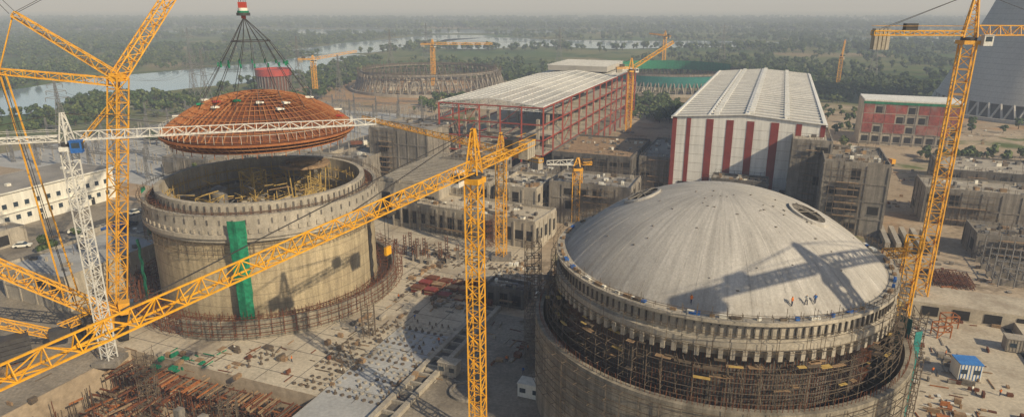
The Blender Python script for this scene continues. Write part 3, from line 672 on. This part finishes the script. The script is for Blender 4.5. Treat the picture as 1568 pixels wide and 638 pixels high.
industrial('workshop_building',66,186,15,10,6,'concrete',1,4,'grey_roof',.5,clutter=8)
industrial('valve_building',-6,133,9,5,3.6,'concrete_dark',1,3,'concrete',.7,clutter=5)
industrial('water_treatment_building',122,190,34,16,10,'concrete',2,5,'concrete_pale',.35,clutter=14)
industrial('water_treatment_building',118,160,22,12,6,'concrete',1,5,'yard',.5,clutter=14)
industrial('water_treatment_building',150,225,30,26,7,'concrete_dark',2,5,'concrete_pale',.35,clutter=14)
industrial('storage_shed',-139,158,16,7,4,'concrete_pale',1,4,'concrete_pale',.3,clutter=1,ang=math.radians(68),rails=False)
industrial('storage_shed',-100,235,26,34,5,'concrete_pale',1,5,'grey_roof',.3,clutter=4,rails=False)
industrial('storage_shed',-134,250,22,50,6,'concrete',1,5,'grey_roof',.2,clutter=4,rails=False)
industrial('equipment_building',-112,136,20,26,7,'concrete_pale',2,5,'slab_blue',.1,clutter=3,rails=False)
e=E('precast_roof_hall',(-40,196,0));q=MB('concrete_pale','concrete_dark');a0,b0=Gc(-41,196)
q.gb(a0,b0,21,40,0,11,'concrete_pale');q.obj('walls',e);q=MB('concrete_pale','concrete_dark')
for k in range(22): q.gb(a0+.3,b0+.6+k*1.8,20.4,.75,11.1,12.1,'concrete_pale')
for a in(0,7,14,20.3): q.gb(a0+a,b0,.7,40,11.002,11.9,'concrete')
q.gb(a0+.3,b0+.3,20.4,39.4,11.01,11.06,'concrete_dark');q.obj('roof_beams',e)
q=MB('dark_void')
for k in range(4): q.gb(a0+1.5+k*5,b0-.05,3,.1,2,8,'dark_void')
q.obj('openings',e)
# striped turbine hall
e=E('striped_turbine_hall',(53,219,0));a0,b0=Gc(53,219);w,d=46,168;ridge=28.8;ev=27
q=MB('white_panel');q.gb(a0,b0,w,d,0,ev-.2)
for bb in(b0,b0+d-.4):
    q.add([(*W(a0,bb),ev-.2),(*W(a0+w,bb),ev-.2),(*W(a0+w/2,bb),ridge-.1),(*W(a0,bb+.4),ev-.2),(*W(a0+w,bb+.4),ev-.2),(*W(a0+w/2,bb+.4),ridge-.1)],[(0,1,2),(5,4,3),(0,2,5,3),(1,4,5,2)])
q.obj('walls',e)
q=MB('maroon','dark_void','concrete','glass','concrete_pale')
for f,wd in((0,1.4),(.10,1.3),(.235,2.2),(.37,2.2),(.505,2.2),(.66,2.4),(.82,1.6),(.97,1.38)): q.gb(a0+f*w,b0-.12,wd,.12,3 if f else 0,ev-.2,'maroon')
for k in range(20):
    q.gb(a0-.12,b0+4+k*8.2,.12,2,2,ev-.5,'maroon');q.gb(a0+w,b0+4+k*8.2,.12,2,2,ev-.5,'maroon')
for k in range(1,9): q.gb(a0,b0-.05,w,.05,k*3,k*3+.06,'concrete_pale')
q.gb(a0,b0-.2,w,.2,0,2.8,'concrete')
for k in range(3): q.gb(a0+3+k*16,b0-.25,5,.1,0,5.5,'dark_void')
q.gb(a0-.5,b0-.5,.5,d+1,ev-.6,ev+.1,'white_panel');q.gb(a0+w,b0-.5,.5,d+1,ev-.6,ev+.1,'white_panel')
q.obj('stripes_and_doors',e)
q=MB('roof_panel','white_panel','dark_steel')
def rz(a): return ridge-(ridge-ev)*abs(a-w/2)/(w/2)
for s0,s1 in((-.6,w/2),(w/2,w+.6)):
    q.add([(*W(a0+s0,b0-.6),rz(s0)),(*W(a0+s1,b0-.6),rz(s1)),(*W(a0+s1,b0+d+.6),rz(s1)),(*W(a0+s0,b0+d+.6),rz(s0))],[(0,1,2,3)],'roof_panel')
for k in range(int(d/6)+1):
    b=b0+k*6
    for s0,s1 in((0,w/2),(w/2,w)): q.beam((*W(a0+s0,b),rz(s0)+.15),(*W(a0+s1,b),rz(s1)+.15),.5,'white_panel',.3)
for a in(.5,w*.25,w*.5,w*.75,w-.5):
    q.beam((*W(a0+a,b0),rz(a)+.25),(*W(a0+a,b0+d),rz(a)+.25),.6 if a!=w*.5 else 1.2,'white_panel',.5)
for k in range(int(d/6)):
    for a in(w*.27,w*.73,w*.5): q.box(*W(a0+a+1.2,b0+k*6+3),rz(a)+.55,1.6,2.2,1.0,ANG,'white_panel')
q.obj('roof',e)
# red steel frame hall
e=E('steel_frame_turbine_hall',(11,233,0));a1,b0=Gc(11,233);w,d=41,160;a0=a1-w;H_=27.5
q=MB('frame_red');na=5;nb=14;lv=[0,5.2,10.5,16,21.5,H_]
for j in range(nb+1):
    b=b0+j*d/nb
    for i in range(na+1):
        if i not in(0,na) and j not in(0,nb): continue
        x,y=W(a0+i*w/na,b);q.beam((x,y,0),(x,y,H_),.55)
for z in lv[1:]:
    for a in(a0,a1): q.beam((*W(a,b0),z),(*W(a,b0+d),z),.36)
    for b in(b0,b0+d): q.beam((*W(a0,b),z),(*W(a1,b),z),.42)
for i in(0,3):
    for k in range(1,len(lv)-1):
        q.beam((*W(a0+i*w/na,b0),lv[k]),(*W(a0+(i+1)*w/na,b0),lv[k+1]),.2)
for j in(2,9):
    for k in range(len(lv)-1):
        b=b0+j*d/nb;b2=b0+(j+1)*d/nb
        q.beam((*W(a1,b),lv[k]),(*W(a1,b2),lv[k+1]),.2);q.beam((*W(a0,b),lv[k]),(*W(a0,b2),lv[k+1]),.2)
q.obj('steel_frame',e)
q=MB('concrete','concrete_pale','scaffold')
q.gb(a0+1,b0+1.5,w-2,d-3,9.8,10.3,'concrete_pale');q.gb(a1-11,b0+12,10,d-20,15.4,15.8,'concrete_pale');q.gb(a1-11,b0+30,10,d-40,20.9,21.3,'concrete_pale');q.gb(a0+8,b0+90,w-20,d-94,10.3,22,'concrete');q.gb(a0+.6,b0+.6,w-1.2,d-1.2,.05,4.4,'concrete')
for j in range(1,nb):
    for a in(a0+5,a1-6): x,y=W(a,b0+j*d/nb);q.box(x,y,13,1.1,1.1,17,ANG,'concrete_pale')
for k in range(60): x,y=W(a0+R.uniform(2,w-2),b0+R.uniform(2,60));q.box(x,y,10.9,R.uniform(.6,3),R.uniform(.6,2),R.uniform(.4,1.8),ANG,R.choice(['concrete_pale','scaffold','concrete']))
q.obj('floors_and_columns',e)
q=MB('roof_panel','white_panel','frame_red');rg=H_+2.6
def rz2(a): return rg-2.3*abs(a-w/2)/(w/2)
for (bs,be) in((b0+40,b0+92),(b0+108,b0+d)):
    for s0,s1 in((0,w/2),(w/2,w)):
        q.add([(*W(a0+s0,bs),rz2(s0)),(*W(a0+s1,bs),rz2(s1)),(*W(a0+s1,be),rz2(s1)),(*W(a0+s0,be),rz2(s0))],[(0,1,2,3)],'roof_panel')
b=b0
while b<=b0+d:
    for s0,s1 in((0,w/2),(w/2,w)):
        q.beam((*W(a0+s0,b),rz2(s0)+.2),(*W(a0+s1,b),rz2(s1)+.2),.4,'white_panel',.4)
    if b<b0+40:
        q.beam((*W(a0,b),H_-1.2),(*W(a1,b),H_-1.2),.2,'white_panel')
        for k in range(10): q.beam((*W(a0+k*w/10,b),H_-1.2),(*W(a0+(k+1)*w/10,b),rz2((k+1)*w/10)),.14,'white_panel')
    b+=4 if b>b0+39 else 3.3
for k in range(11):
    a=k*w/10;q.beam((*W(a0+a,b0),rz2(a)+.25),(*W(a0+a,b0+d),rz2(a)+.25),.22,'white_panel',.25)
q.gb(a0+5,b0+112,w-10,36,H_+2.4,H_+5,'roof_panel')
for k in range(10): q.gb(a0+4.6,b0+112+k*3.9,w-9.2,.4,H_+5,H_+5.4,'white_panel')
q.obj('roof_truss_and_panels',e)
# red-net building
e=E('netted_building',(162,308,0));q=MB('concrete_pale','red_net','white_panel','green_net','dark_void');a0,b0=Gc(162,308)
q.gb(a0,b0,40,22,0,20,'concrete_pale');q.gb(a0+.3,b0+.3,39.4,21.4,20.002,20.6,'white_panel');q.gb(a0,b0-.5,40,.4,18.8,19.8,'green_net')
for k in range(9):
    for l in range(4):
        if l>0 and R.random()<.72: q.gb(a0+.5+k*4.4,b0-.32-R.uniform(0,.12),4.2,.1,1.2+l*4.5,5.4+l*4.5,'red_net')
        q.gb(a0+1+k*4.4,b0-.1,2.6,.1,1+l*4.5,4.2+l*4.5,'dark_void')
for l in range(5): q.gb(a0,b0-.35,40,.25,5.6+l*4.4-4.4,5.9+l*4.4-4.4,'concrete_pale')
for k in range(10): q.gb(a0+k*4.4,b0-.28,.4,.28,0,18.8,'concrete_pale')
q.obj('walls_and_netting',e)
# white office building left
e=E('white_office_building',(-152,165,0));a0,b0=Gc(-133,216);a0-=22;b0-=66;wd=22;ln=66;h=10.2
q=MB('white_paint');q.gb(a0,b0,wd,ln,0,h);q.obj('walls',e);q=MB('glass','white_paint','grey_roof','dark_void')
for k in range(20):
    for z in(2.0,5.8):
        q.gb(a0+wd,b0+1.6+k*3.2,.05,1.3,z,z+1.4,'glass');q.gb(a0+wd,b0+1.5+k*3.2,.2,1.5,z-.2,z,'white_paint')
for k in range(6):
    for z in(2.0,5.8): q.gb(a0+1.5+k*3.4,b0-.05,1.4,.05,z,z+1.4,'glass')
for k in range(4): q.gb(a0+wd,b0+6+k*17,.06,1.2,0,2.4,'dark_void')
q.gb(a0-.6,b0-.6,wd+1.2,ln+1.2,h,h+.35,'white_paint');q.gb(a0,b0,wd,ln,h+.35,h+.45,'grey_roof')
q.gb(a0+wd,b0,.5,ln,4.4,4.55,'white_paint')
for k in range(14): q.gb(a0+R.uniform(2,18),b0+R.uniform(2,60),1.2,1.2,h+.4,h+1.2,'white_paint')
q.obj('windows_roof_and_doors',e)
for (a,b,l,dr) in((-174,120,120,'b'),(60,258,150,'a'),(100,170,80,'b')):
    q=MB('concrete_pale')
    for k in range(int(l/4)):
        if dr=='b': q.gb(a,b+k*4,.25,3.7,0,2.2);q.gb(a-.1,b+k*4+3.7,.45,.3,0,2.5)
        else: q.gb(a+k*4,b,3.7,.25,0,2.2);q.gb(a+k*4+3.7,b-.1,.3,.45,0,2.5)
    q.obj('boundary_wall')
# cooling tower
CT=(324,402);e=E('cooling_tower',(CT[0],CT[1],0));q=MB('tower_concrete');prof=[]
for k in range(41):
    z=9+k*141/40;rr=29*math.sqrt(1+((z-112)/57)**2);prof.append((rr,z))
q.lathe(*CT,prof+[(prof[-1][0]-1,150)]+[(r-.8,z) for r,z in prof[::-1]],128);q.obj('hyperbolic_shell',e,smooth=True)
q=MB('tower_concrete','concrete_dark');n=60;r0=prof[0][0]
for i in range(n):
    t=2*math.pi*i/n;t2=2*math.pi*(i+.5)/n;t3=2*math.pi*(i+1)/n
    b_=(CT[0]+(r0+3)*math.cos(t2),CT[1]+(r0+3)*math.sin(t2),0)
    for tt in(t,t3): q.beam(b_,(CT[0]+r0*math.cos(tt),CT[1]+r0*math.sin(tt),9.3),.9,'tower_concrete')
q.lathe(*CT,[(r0+7,0),(r0+7,2),(r0+6,2),(r0+6,.3)],96,'tower_concrete');q.lathe(*CT,[(r0-4,0),(r0-4,8.5)],64,'concrete_dark');q.obj('raker_columns_and_basin',e)
def basin(name,cx,cy,r,net):
    e=E(name,(cx,cy,0));q=MB('concrete_pale','scaffold','concrete_dark');n=64
    for i in range(n):
        t=2*math.pi*i/n;t2=2*math.pi*(i+.5)/n;t3=2*math.pi*(i+1)/n
        b_=(cx+(r+5)*math.cos(t2),cy+(r+5)*math.sin(t2),0)
        for tt in(t,t3): q.beam(b_,(cx+r*math.cos(tt),cy+r*math.sin(tt),13),.8,'concrete')
    q.lathe(cx,cy,[(r-.5,13),(r-.9,14.6),(r-1.7,14.6),(r-1.3,13),(r-.5,13)],96,'concrete');q.lathe(cx,cy,[(r+8,0),(r+8,2.0),(r+7,2.0),(r+7,.2)],96,'concrete_pale')
    for k in range(60):
        a=R.uniform(0,6.28);rr=R.uniform(0,r-8);q.box(cx+rr*math.cos(a),cy+rr*math.sin(a),1,R.uniform(1,5),R.uniform(1,3),2,a,'concrete_pale')
    q.obj('raker_columns',e)
    q=MB('scaffold','concrete_dark')
    for rr in(r-2.5,r+1.5):
        for z in(3,7,11,15): q.ring(cx,cy,z,rr,.25,64,'scaffold')
        for i in range(100):
            t=2*math.pi*i/100;q.beam((cx+rr*math.cos(t),cy+rr*math.sin(t),0),(cx+rr*math.cos(t),cy+rr*math.sin(t),14+R.uniform(0,4)),.25,'scaffold')
    q.obj('scaffolding',e)
    if net:
        q=MB('teal_net','green_net');q.lathe(cx,cy,[(r+1.9,6),(r+1.9,13.5)],96,'teal_net',math.radians(185),math.radians(330));q.lathe(cx,cy,[(r-3,10),(r-3,17)],96,'green_net',math.radians(10),math.radians(170));q.obj('safety_netting',e)
basin('cooling_tower_foundation',-64,530,54,False);basin('cooling_tower_foundation',124,530,53,True)
sheet('excavated_earth',[(-74+86*math.cos(t*.2)*(1+.12*math.sin(t*1.3)),520+88*math.sin(t*.2)*(1+.1*math.cos(t*1.7))) for t in range(31)],.012,'earth_orange')
e=E('red_water_tank',(-181,514,0));q=MB('crane_red','rust','concrete');q.lathe(-181,514,[(12,0),(12,11)],48,'rust');q.lathe(-181,514,[(12,11),(13.2,11.2),(13.2,16),(12.4,16),(12.4,14.6),(.01,14.8)],48,'crane_red')
for i in range(32):
    t=2*math.pi*i/32;q.beam((-181+12.6*math.cos(t),514+12.6*math.sin(t),0),(-181+12.6*math.cos(t),514+12.6*math.sin(t),11),.5,'concrete')
q.obj('tank_shell',e)
def pylon(x,y,h,ang):
    e=E('transmission_tower',(x,y,0));q=MB('steel');q.truss((x,y,0),(x,y,h*.6),h*.18,h*.18,h*.1,.24,w2=h*.05,h2=h*.05,td=.15);q.truss((x,y,h*.6),(x,y,h),h*.05,h*.05,h*.06,.2,w2=.5,h2=.5,td=.13)
    dx,dy=math.cos(ang),math.sin(ang)
    for z,l in((.62,.2),(.75,.17),(.88,.13)):
        for sd in(-1,1):
            q.beam((x,y,h*z),(x+sd*dx*h*l,y+sd*dy*h*l,h*(z+.03)),.25);q.beam((x,y,h*(z+.06)),(x+sd*dx*h*l,y+sd*dy*h*l,h*(z+.03)),.2);q.beam((x+sd*dx*h*l,y+sd*dy*h*l,h*(z+.03)),(x+sd*dx*h*l,y+sd*dy*h*l,h*z-1.2),.22)
    q.obj('lattice',e);return e
PY=[(-175,384,38),(-159,506,40),(-245,420,30),(-105,590,42),(-232,342,26),(-100,800,42),(50,720,40),(-215,455,32),(-186,318,24),(240,780,42),(-110,430,32),(-330,700,40),(330,620,38)]
for x,y,h in PY: pylon(x,y,h,R.uniform(-.5,.5))
q=MB('dark_steel')
def wire(p,r_,sag):
    n=14;pts=[]
    for i in range(n+1):
        f=i/n;pts.append((p[0]+(r_[0]-p[0])*f,p[1]+(r_[1]-p[1])*f,p[2]+(r_[2]-p[2])*f-sag*4*f*(1-f)))
    for i in range(n): q.beam(pts[i],pts[i+1],.09)
for i,j in((0,1),(1,3),(3,5),(4,2),(2,7),(7,1),(5,6),(6,9)):
    for o in(-5,0,5): wire((PY[i][0]+o,PY[i][1],PY[i][2]*.75),(PY[j][0]+o,PY[j][1],PY[j][2]*.75),8)
q.obj('overhead_power_lines')
e=E('electrical_substation',(-190,300,0));q=MB('steel','concrete_pale','grey_roof')
for i in range(9):
    for j in range(7):
        a,b=-305+i*15,175+j*26;x,y=W(a,b)
        if inpoly(x,y,RP[0]): continue
        h=11 if (i+j)%2 else 9
        q.truss((x,y,0),(x,y,h+2.5),1.1,1.1,2,.16,'steel',w2=.35,h2=.35)
        if i<8:
            x2,y2=W(a+15,b);q.truss((x,y,h-1),(x2,y2,h-1),.8,.8,1.8,.13,'steel')
        for k in range(7):
            aa=a+2+k*1.9;bb=b+R.choice([5,9,14,19]);X,Y=W(aa,bb);q.cyl(X,Y,0,2.5,.18,5,'concrete_pale');q.cyl(X,Y,2.5,4.6,.28,6,'grey_roof')
q.obj('gantries_and_insulators',e)
q=MB('steel')
for i in range(9):
    for k in range(3):
        a=-305+i*15+3+k*4;p=W(a,175);r_=W(a,175+26*6);q.beam((*p,8.5),(*r_,8.5),.12)
q.obj('busbars',e)
sheet('gravel_yard',[W(-312,168),W(-188,168),W(-188,345),W(-312,345)],.012,'slab_blue')
e=E('precast_beam_rack',(110,176,0));q=MB('concrete_pale','concrete')
for k in range(5): q.gb(Gc(98,165)[0]+k*2.6,Gc(98,165)[1],1.2,16,1,2.6,'concrete_pale')
for k in range(3): q.gb(Gc(98,165)[0]-1,Gc(98,165)[1]+2+k*5.5,14,.8,0,.998,'concrete')
q.obj('beams_and_bearers',e)
q=MB('steel','concrete');a0,b0=Gc(112,142)
for i in range(12):
    for j in range(5):
        x,y=W(a0+i*3,b0+j*5);q.beam((x,y,0),(x,y,R.uniform(5,8.5)),.2,'steel')
    q.beam((*W(a0+i*3,b0),2),(*W(a0+i*3,b0+20),2),.15,'steel')
for j in range(5): q.beam((*W(a0,b0+j*5),4.6),(*W(a0+33,b0+j*5),4.6),.2,'steel');q.gb(a0-1,b0+j*5+1,35,.5,0,1.6,'concrete')
q.obj('column_framework')
q=MB('maroon','rust_orange')
for (x,y) in((84,118),(88,122),(96,135)):
    for dx_ in(-1.3,1.3):
        for dy_ in(-1,1): q.beam((x+dx_,y+dy_,0),(x+dx_,y+dy_,2.6),.18,'rust_orange')
    for z in(1.3,2.6):
        for a_,b_ in(((-1.3,-1),(1.3,-1)),((-1.3,1),(1.3,1)),((-1.3,-1),(-1.3,1)),((1.3,-1),(1.3,1))): q.beam((x+a_[0],y+a_[1],z),(x+b_[0],y+b_[1],z),.18,'rust_orange')
    q.beam((x-1.3,y-1,0),(x+1.3,y-1,2.6),.14,'rust_orange')
q.obj('steel_trestle')
q=MB('slab','concrete_dark');a0,b0=Gc(92,100)
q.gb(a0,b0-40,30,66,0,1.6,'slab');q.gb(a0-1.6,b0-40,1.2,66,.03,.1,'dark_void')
for k in range(6): q.gb(a0+.3,b0-38+k*11,29.4,.25,1.6,1.63,'concrete_dark')
for k in range(4): q.gb(a0+3+k*7,b0-39,.25,64,1.603,1.635,'concrete_dark')
q.obj('raised_concrete_slab')
a0,b0=Gc(76,128);q=MB('concrete','slab','dark_void');q.gb(a0-3,b0+2,34,10,0,3.2,'slab');q.gb(a0,b0+4,8,5,3.2,4.4,'concrete')
for k in range(6): q.gb(a0-2+k*5.5,b0+1.9,3,.1,.5,2.5,'dark_void')
q.obj('pipe_gallery')
q=MB('rust')
for k in range(6):
    a,b=Gc(98,142);x,y=W(a+k*1.4,b);x2,y2=W(a+k*1.4,b+9);q.truss((x,y,.7),(x2,y2,.7),.9,.9,1.2,.12,'rust')
q.obj('rebar_cage_bundle')
# ------------------------------------------------------------------ vehicles
def wheel(q,cx,cy,c,s_,rad,hw,zc):
    n=12;vs=[]
    for oo in(-hw,hw):
        for i in range(n):
            t=2*math.pi*i/n;vs.append((cx+rad*math.cos(t)*c-oo*s_,cy+rad*math.cos(t)*s_+oo*c,zc+rad*math.sin(t)))
    q.add(vs,[(i,(i+1)%n,n+(i+1)%n,n+i) for i in range(n)]+[tuple(range(n-1,-1,-1)),tuple(range(n,2*n))],'tyre')
def car(x,y,ang,m):
    e=E('parked_car',(x,y,.05));q=MB(m,'glass','tyre');c,s_=math.cos(ang),math.sin(ang)
    low=[(-2.1,.35),(2.1,.35),(2.15,.75),(1.2,.92),(-1.3,.95),(-2.1,.85)];top=[(1.15,.92),(.5,1.42),(-1.0,1.45),(-1.7,.94)]
    for prof,w_,mm in((low,.85,m),(top,.74,'glass')):
        n=len(prof);vs=[]
        for o in(-w_,w_):
            for l,z in prof: vs.append((x+l*c-o*s_,y+l*s_+o*c,z+.05))
        q.add(vs,[(i,(i+1)%n,n+(i+1)%n,n+i) for i in range(n)]+[tuple(range(n-1,-1,-1)),tuple(range(n,2*n))],mm)
    q.box(x-.25*c,y-.25*s_,1.52,1.45,1.4,.06,ang,m);q.obj('body',e);q=MB('tyre')
    for l in(-1.3,1.3):
        for o in(-.82,.82): wheel(q,x+l*c-o*s_,y+l*s_+o*c,c,s_,.33,.1,.38)
    q.obj('wheels',e)
for x,y,a,m in((-131,168,.3,'white_paint'),(-124,180,.4,'white_paint'),(-112,186,1.2,'dark_steel'),(-117,198,1.2,'white_paint'),(-107,200,1.3,'crane_red'),(-119,172,.2,'steel'),(120,285,.0,'white_paint'),(140,280,-.3,'white_paint')): car(x,y,a,m)
def truck(x,y,ang,m):
    e=E('dump_truck',(x,y,.05));q=MB(m,'glass','tyre','dark_steel');c,s_=math.cos(ang),math.sin(ang)
    def bx(l,o,z,a,b,h,mm): q.box(x+l*c-o*s_,y+l*s_+o*c,z,a,b,h,ang,mm)
    bx(0,0,1,7.5,1,.3,'dark_steel');bx(3,0,1.9,1.7,2.3,1.9,m);bx(3.75,0,2.3,.25,2,.8,'glass')
    bx(-1,0,1.5,5.2,2.3,.25,'rust');bx(-1,1.1,2.2,5.2,.12,1.2,'rust');bx(-1,-1.1,2.2,5.2,.12,1.2,'rust');bx(1.6,0,2.3,.12,2.3,1.4,'rust');bx(-3.6,0,2.1,.12,2.2,1,'rust')
    for l in(2.9,-1.4,-2.7):
        for o in(-1.05,1.05): wheel(q,x+l*c-o*s_,y+l*s_+o*c,c,s_,.5,.2,.55)
    q.obj('body_and_wheels',e)
for x,y,a,m in((-110,210,1.2,'crane_yellow'),(-96,222,.4,'blue_paint'),(-72,226,.1,'crane_yellow'),(150,262,.2,'crane_yellow'),(-70,300,.3,'white_paint')): truck(x,y,a,m)
# ------------------------------------------------------------------ people
def person_mesh(vest,pose=0):
    me=bpy.data.meshes.new('worker_skel')
    V=[(0,0,.95),(0,0,1.15),(0,.0,1.38),(0,.0,1.5),(0,.02,1.62),(0,.02,1.72),(.19,0,1.42),(.27,.03+pose*.1,1.16),(.27,.15+pose*.15,.92),(-.19,0,1.42),(-.27,.02,1.16),(-.26,.1,.9),
       (.10,0,.9),(.12,.06+pose*.12,.5),(.12,pose*.15,.09),(.12,.16+pose*.15,.05),(-.10,0,.9),(-.12,.04-pose*.1,.5),(-.12,-.05-pose*.2,.09),(-.12,.1-pose*.2,.05)]
    Ed=[(0,1),(1,2),(2,3),(3,4),(4,5),(2,6),(6,7),(7,8),(2,9),(9,10),(10,11),(0,12),(12,13),(13,14),(14,15),(0,16),(16,17),(17,18),(18,19)]
    rad=[.15,.15,.16,.07,.10,.11,.075,.055,.045,.075,.055,.045,.1,.075,.055,.05,.1,.075,.055,.05]
    me.from_pydata(V,Ed,[]);ob=bpy.data.objects.new('tmp',me);bpy.context.collection.objects.link(ob)
    md=ob.modifiers.new('s','SKIN');md2=ob.modifiers.new('u','SUBSURF');md2.levels=1
    for i,v in enumerate(me.skin_vertices[0].data): v.radius=(rad[i],rad[i]);v.use_root=(i==0)
    dg=bpy.context.evaluated_depsgraph_get();m2=bpy.data.meshes.new_from_object(ob.evaluated_get(dg));bpy.data.objects.remove(ob)
    m2.materials.clear()
    for k in(vest,'trousers','skin','crane_yellow'): m2.materials.append(M[k])
    for p in m2.polygons:
        z=p.center.z;p.material_index=1 if z<.93 and abs(p.center.x)<.22 else(2 if(1.5<z<1.68 or (z<.98 and abs(p.center.x)>=.22)) else(3 if z>=1.68 else 0));p.use_smooth=True
    return m2
PM=[person_mesh('hivis',0),person_mesh('white_paint',1),person_mesh('blue_paint',1),person_mesh('hivis',1)]
def zdome(x,y): return dz(math.hypot(x-C1[0],y-C1[1]))+.03
pp=[(34.5,75.3,None),(36.4,75.6,None),(37.6,75.9,None),(22.5,76.8,None),(3,112,.03),(4,108,.03),(2,104,.03),(-1,108,.03),(-14,115,.03),(-30,104,.03),(-31,120,.03),(-40,108,.03),(74,104,.03),(77,98,.03),(72,115,.03),(81,97,.03),(-25,135,.03),(-52,112,.03),(-20,125,.03),(-118,164,.03),(80,110,.03)]
for i,(x,y,z) in enumerate(pp):
    o=bpy.data.objects.new('construction_worker',PM[i%4]);o.location=(x,y,zdome(x,y) if z is None else z);o.scale=(.78,)*3;o.rotation_euler=(0,0,R.uniform(0,6.28));bpy.context.collection.objects.link(o)
# ------------------------------------------------------------------ trees
def tree_mesh(name,leaf,n,h=1.0,seed=1,flat=1.0,q_=.11):
    rr=random.Random(seed);q=MB('bark',leaf,'leaf_dark','leaf_light');q.cyl(0,0,0,.35*h,.035,6,'bark',.02)
    cl=[]
    for k in range(7):
        t=rr.uniform(0,6.28);r=rr.uniform(.08,.34);z=rr.uniform(.38,.82)*h;cl.append((r*math.cos(t),r*math.sin(t),z,rr.uniform(.12,.24)));q.beam((0,0,.25*h),(r*math.cos(t),r*math.sin(t),z),.018,'bark')
    for k in range(n):
        c=rr.choice(cl);d=Vector((rr.gauss(0,1),rr.gauss(0,1),rr.gauss(0,.8))).normalized()*c[3]*rr.uniform(.5,1.05);p=Vector(c[:3])+d
        p.z=max(p.z,.12);s=rr.uniform(.5,1)*q_;a=Vector((rr.gauss(0,1),rr.gauss(0,1),rr.gauss(0,1))).normalized();b=a.cross(d+Vector((.01,0,.02))).normalized();a=b.cross(d).normalized() if d.length>.001 else a
        q.add([p-a*s-b*s*.6,p+a*s*.8-b*s,p+a*s+b*s*.7,p-a*s*.7+b*s],[(0,1,2,3)],rr.choice([leaf,leaf,'leaf_dark','leaf_light']))
    return q
def ok(x,y,m=0):
    for p in RP:
        if inpoly(x,y,p): return False
    if math.hypot(x+64,y-530)<66 or math.hypot(x-124,y-530)<64 or math.hypot(x-324,y-402)<80 or math.hypot(x+181,y-514)<18: return False
    return True
banks=[[],[],[]]
def put(x,y,s): banks[R.randrange(3)].append((x,y,s,R.uniform(0,6.28)))
n=0
while n<15000:
    y=420+ (R.random()**1.5)*2900;x=R.uniform(-.86*y-60,.86*y+80)
    if not ok(x,y): continue
    if -130<x<210 and y<520: continue
    f=noise.noise(Vector((x*.006,y*.004,3)))+.5*noise.noise(Vector((x*.03,y*.02,7)))
    thr=-.05 if y<900 else -.2
    if f<thr+R.uniform(-.15,.15): continue
    s=R.uniform(4,9)*(1 if y<900 else 1.4 if y<1700 else 2.2);put(x,y,s);n+=1
for (x0,x1,y0,y1,c) in((68,100,365,440,120),(150,330,520,640,360),(170,300,262,280,70),(-330,-190,380,470,300),(-175,-120,300,420,90),(-60,-20,400,460,80),(20,110,400,465,160),(200,330,440,520,300),(-290,-230,330,400,60),(-120,-90,190,260,14),(110,150,285,300,16),(150,280,330,420,90)):
    for _ in range(c):
        x,y=R.uniform(x0,x1),R.uniform(y0,y1)
        if ok(x,y): put(x,y,R.uniform(3,7))
for v,(leaf,sd) in enumerate((('leaf_mid',1),('leaf_dark',2),('leaf_light',3))):
    pts=banks[v];me=bpy.data.meshes.new('tree_points');V=[];F=[]
    for i,(x,y,s,t) in enumerate(pts):
        for k in range(4):
            a=t+math.pi/4+k*math.pi/2;V.append((x+s*.7071*math.cos(a),y+s*.7071*math.sin(a),0))
        F.append((4*i,4*i+1,4*i+2,4*i+3))
    me.from_pydata(V,[],F);o=bpy.data.objects.new('distant_trees',me);bpy.context.collection.objects.link(o)
    o.instance_type='FACES';o.use_instance_faces_scale=True;o.instance_faces_scale=1.0;o.show_instancer_for_render=False
    tq=tree_mesh('tree',leaf,170,seed=sd);c=tq.obj('tree_crown');c.parent=o
for (x,y,s) in((-117,160,7.5),(-121,176,3.5),(-108,152,2.5)):
    tq=tree_mesh('tree','leaf_mid',1600,seed=int(x*-7),q_=.05);o=tq.obj('broadleaf_tree',loc=(0,0,0));o.scale=(s,s,s*.85);o.location=(x,y,0)
# ------------------------------------------------------------------ haze, sky, sun, camera
hz=MB();hz.mats=['haze']
m=bpy.data.materials.new('atmospheric_haze');m.use_nodes=True;nt=m.node_tree;nt.nodes.clear();o=nt.nodes.new('ShaderNodeOutputMaterial');vs=nt.nodes.new('ShaderNodeVolumeScatter');vs.inputs['Density'].default_value=.0005;vs.inputs['Color'].default_value=(.68,.79,1,1);vs.inputs['Anisotropy'].default_value=0;nt.links.new(vs.outputs[0],o.inputs['Volume']);M['haze']=m
hz.box(0,3300,65,12000,7800,160);hz.obj('sky_haze')
w=bpy.data.worlds.new('World');bpy.context.scene.world=w;w.use_nodes=True;nt=w.node_tree;bg=nt.nodes['Background'];bg.inputs[1].default_value=.10
sk=nt.nodes.new('ShaderNodeTexSky');sk.sky_type='NISHITA';sk.sun_disc=False;sk.sun_elevation=math.radians(32.5);sk.sun_rotation=math.radians(133);sk.dust_density=1.0;sk.air_density=1.0;nt.links.new(sk.outputs[0],bg.inputs[0])
ld=bpy.data.lights.new('sun','SUN');ld.energy=5.0;ld.angle=math.radians(.5);ld.color=(1,.87,.64);lo=bpy.data.objects.new('sun',ld);bpy.context.collection.objects.link(lo)
lo.rotation_euler=Vector((-.615,.575,-.54)).to_track_quat('-Z','Y').to_euler()
cd=bpy.data.cameras.new('camera');cd.sensor_width=36;cd.lens=36*1022/1568;cd.clip_end=20000;cd.clip_start=.5
co=bpy.data.objects.new('camera',cd);co.location=(0,0,62);co.rotation_euler=(math.radians(90-16.93),0,0);bpy.context.collection.objects.link(co);bpy.context.scene.camera=co
bpy.context.scene.view_settings.view_transform='Standard'
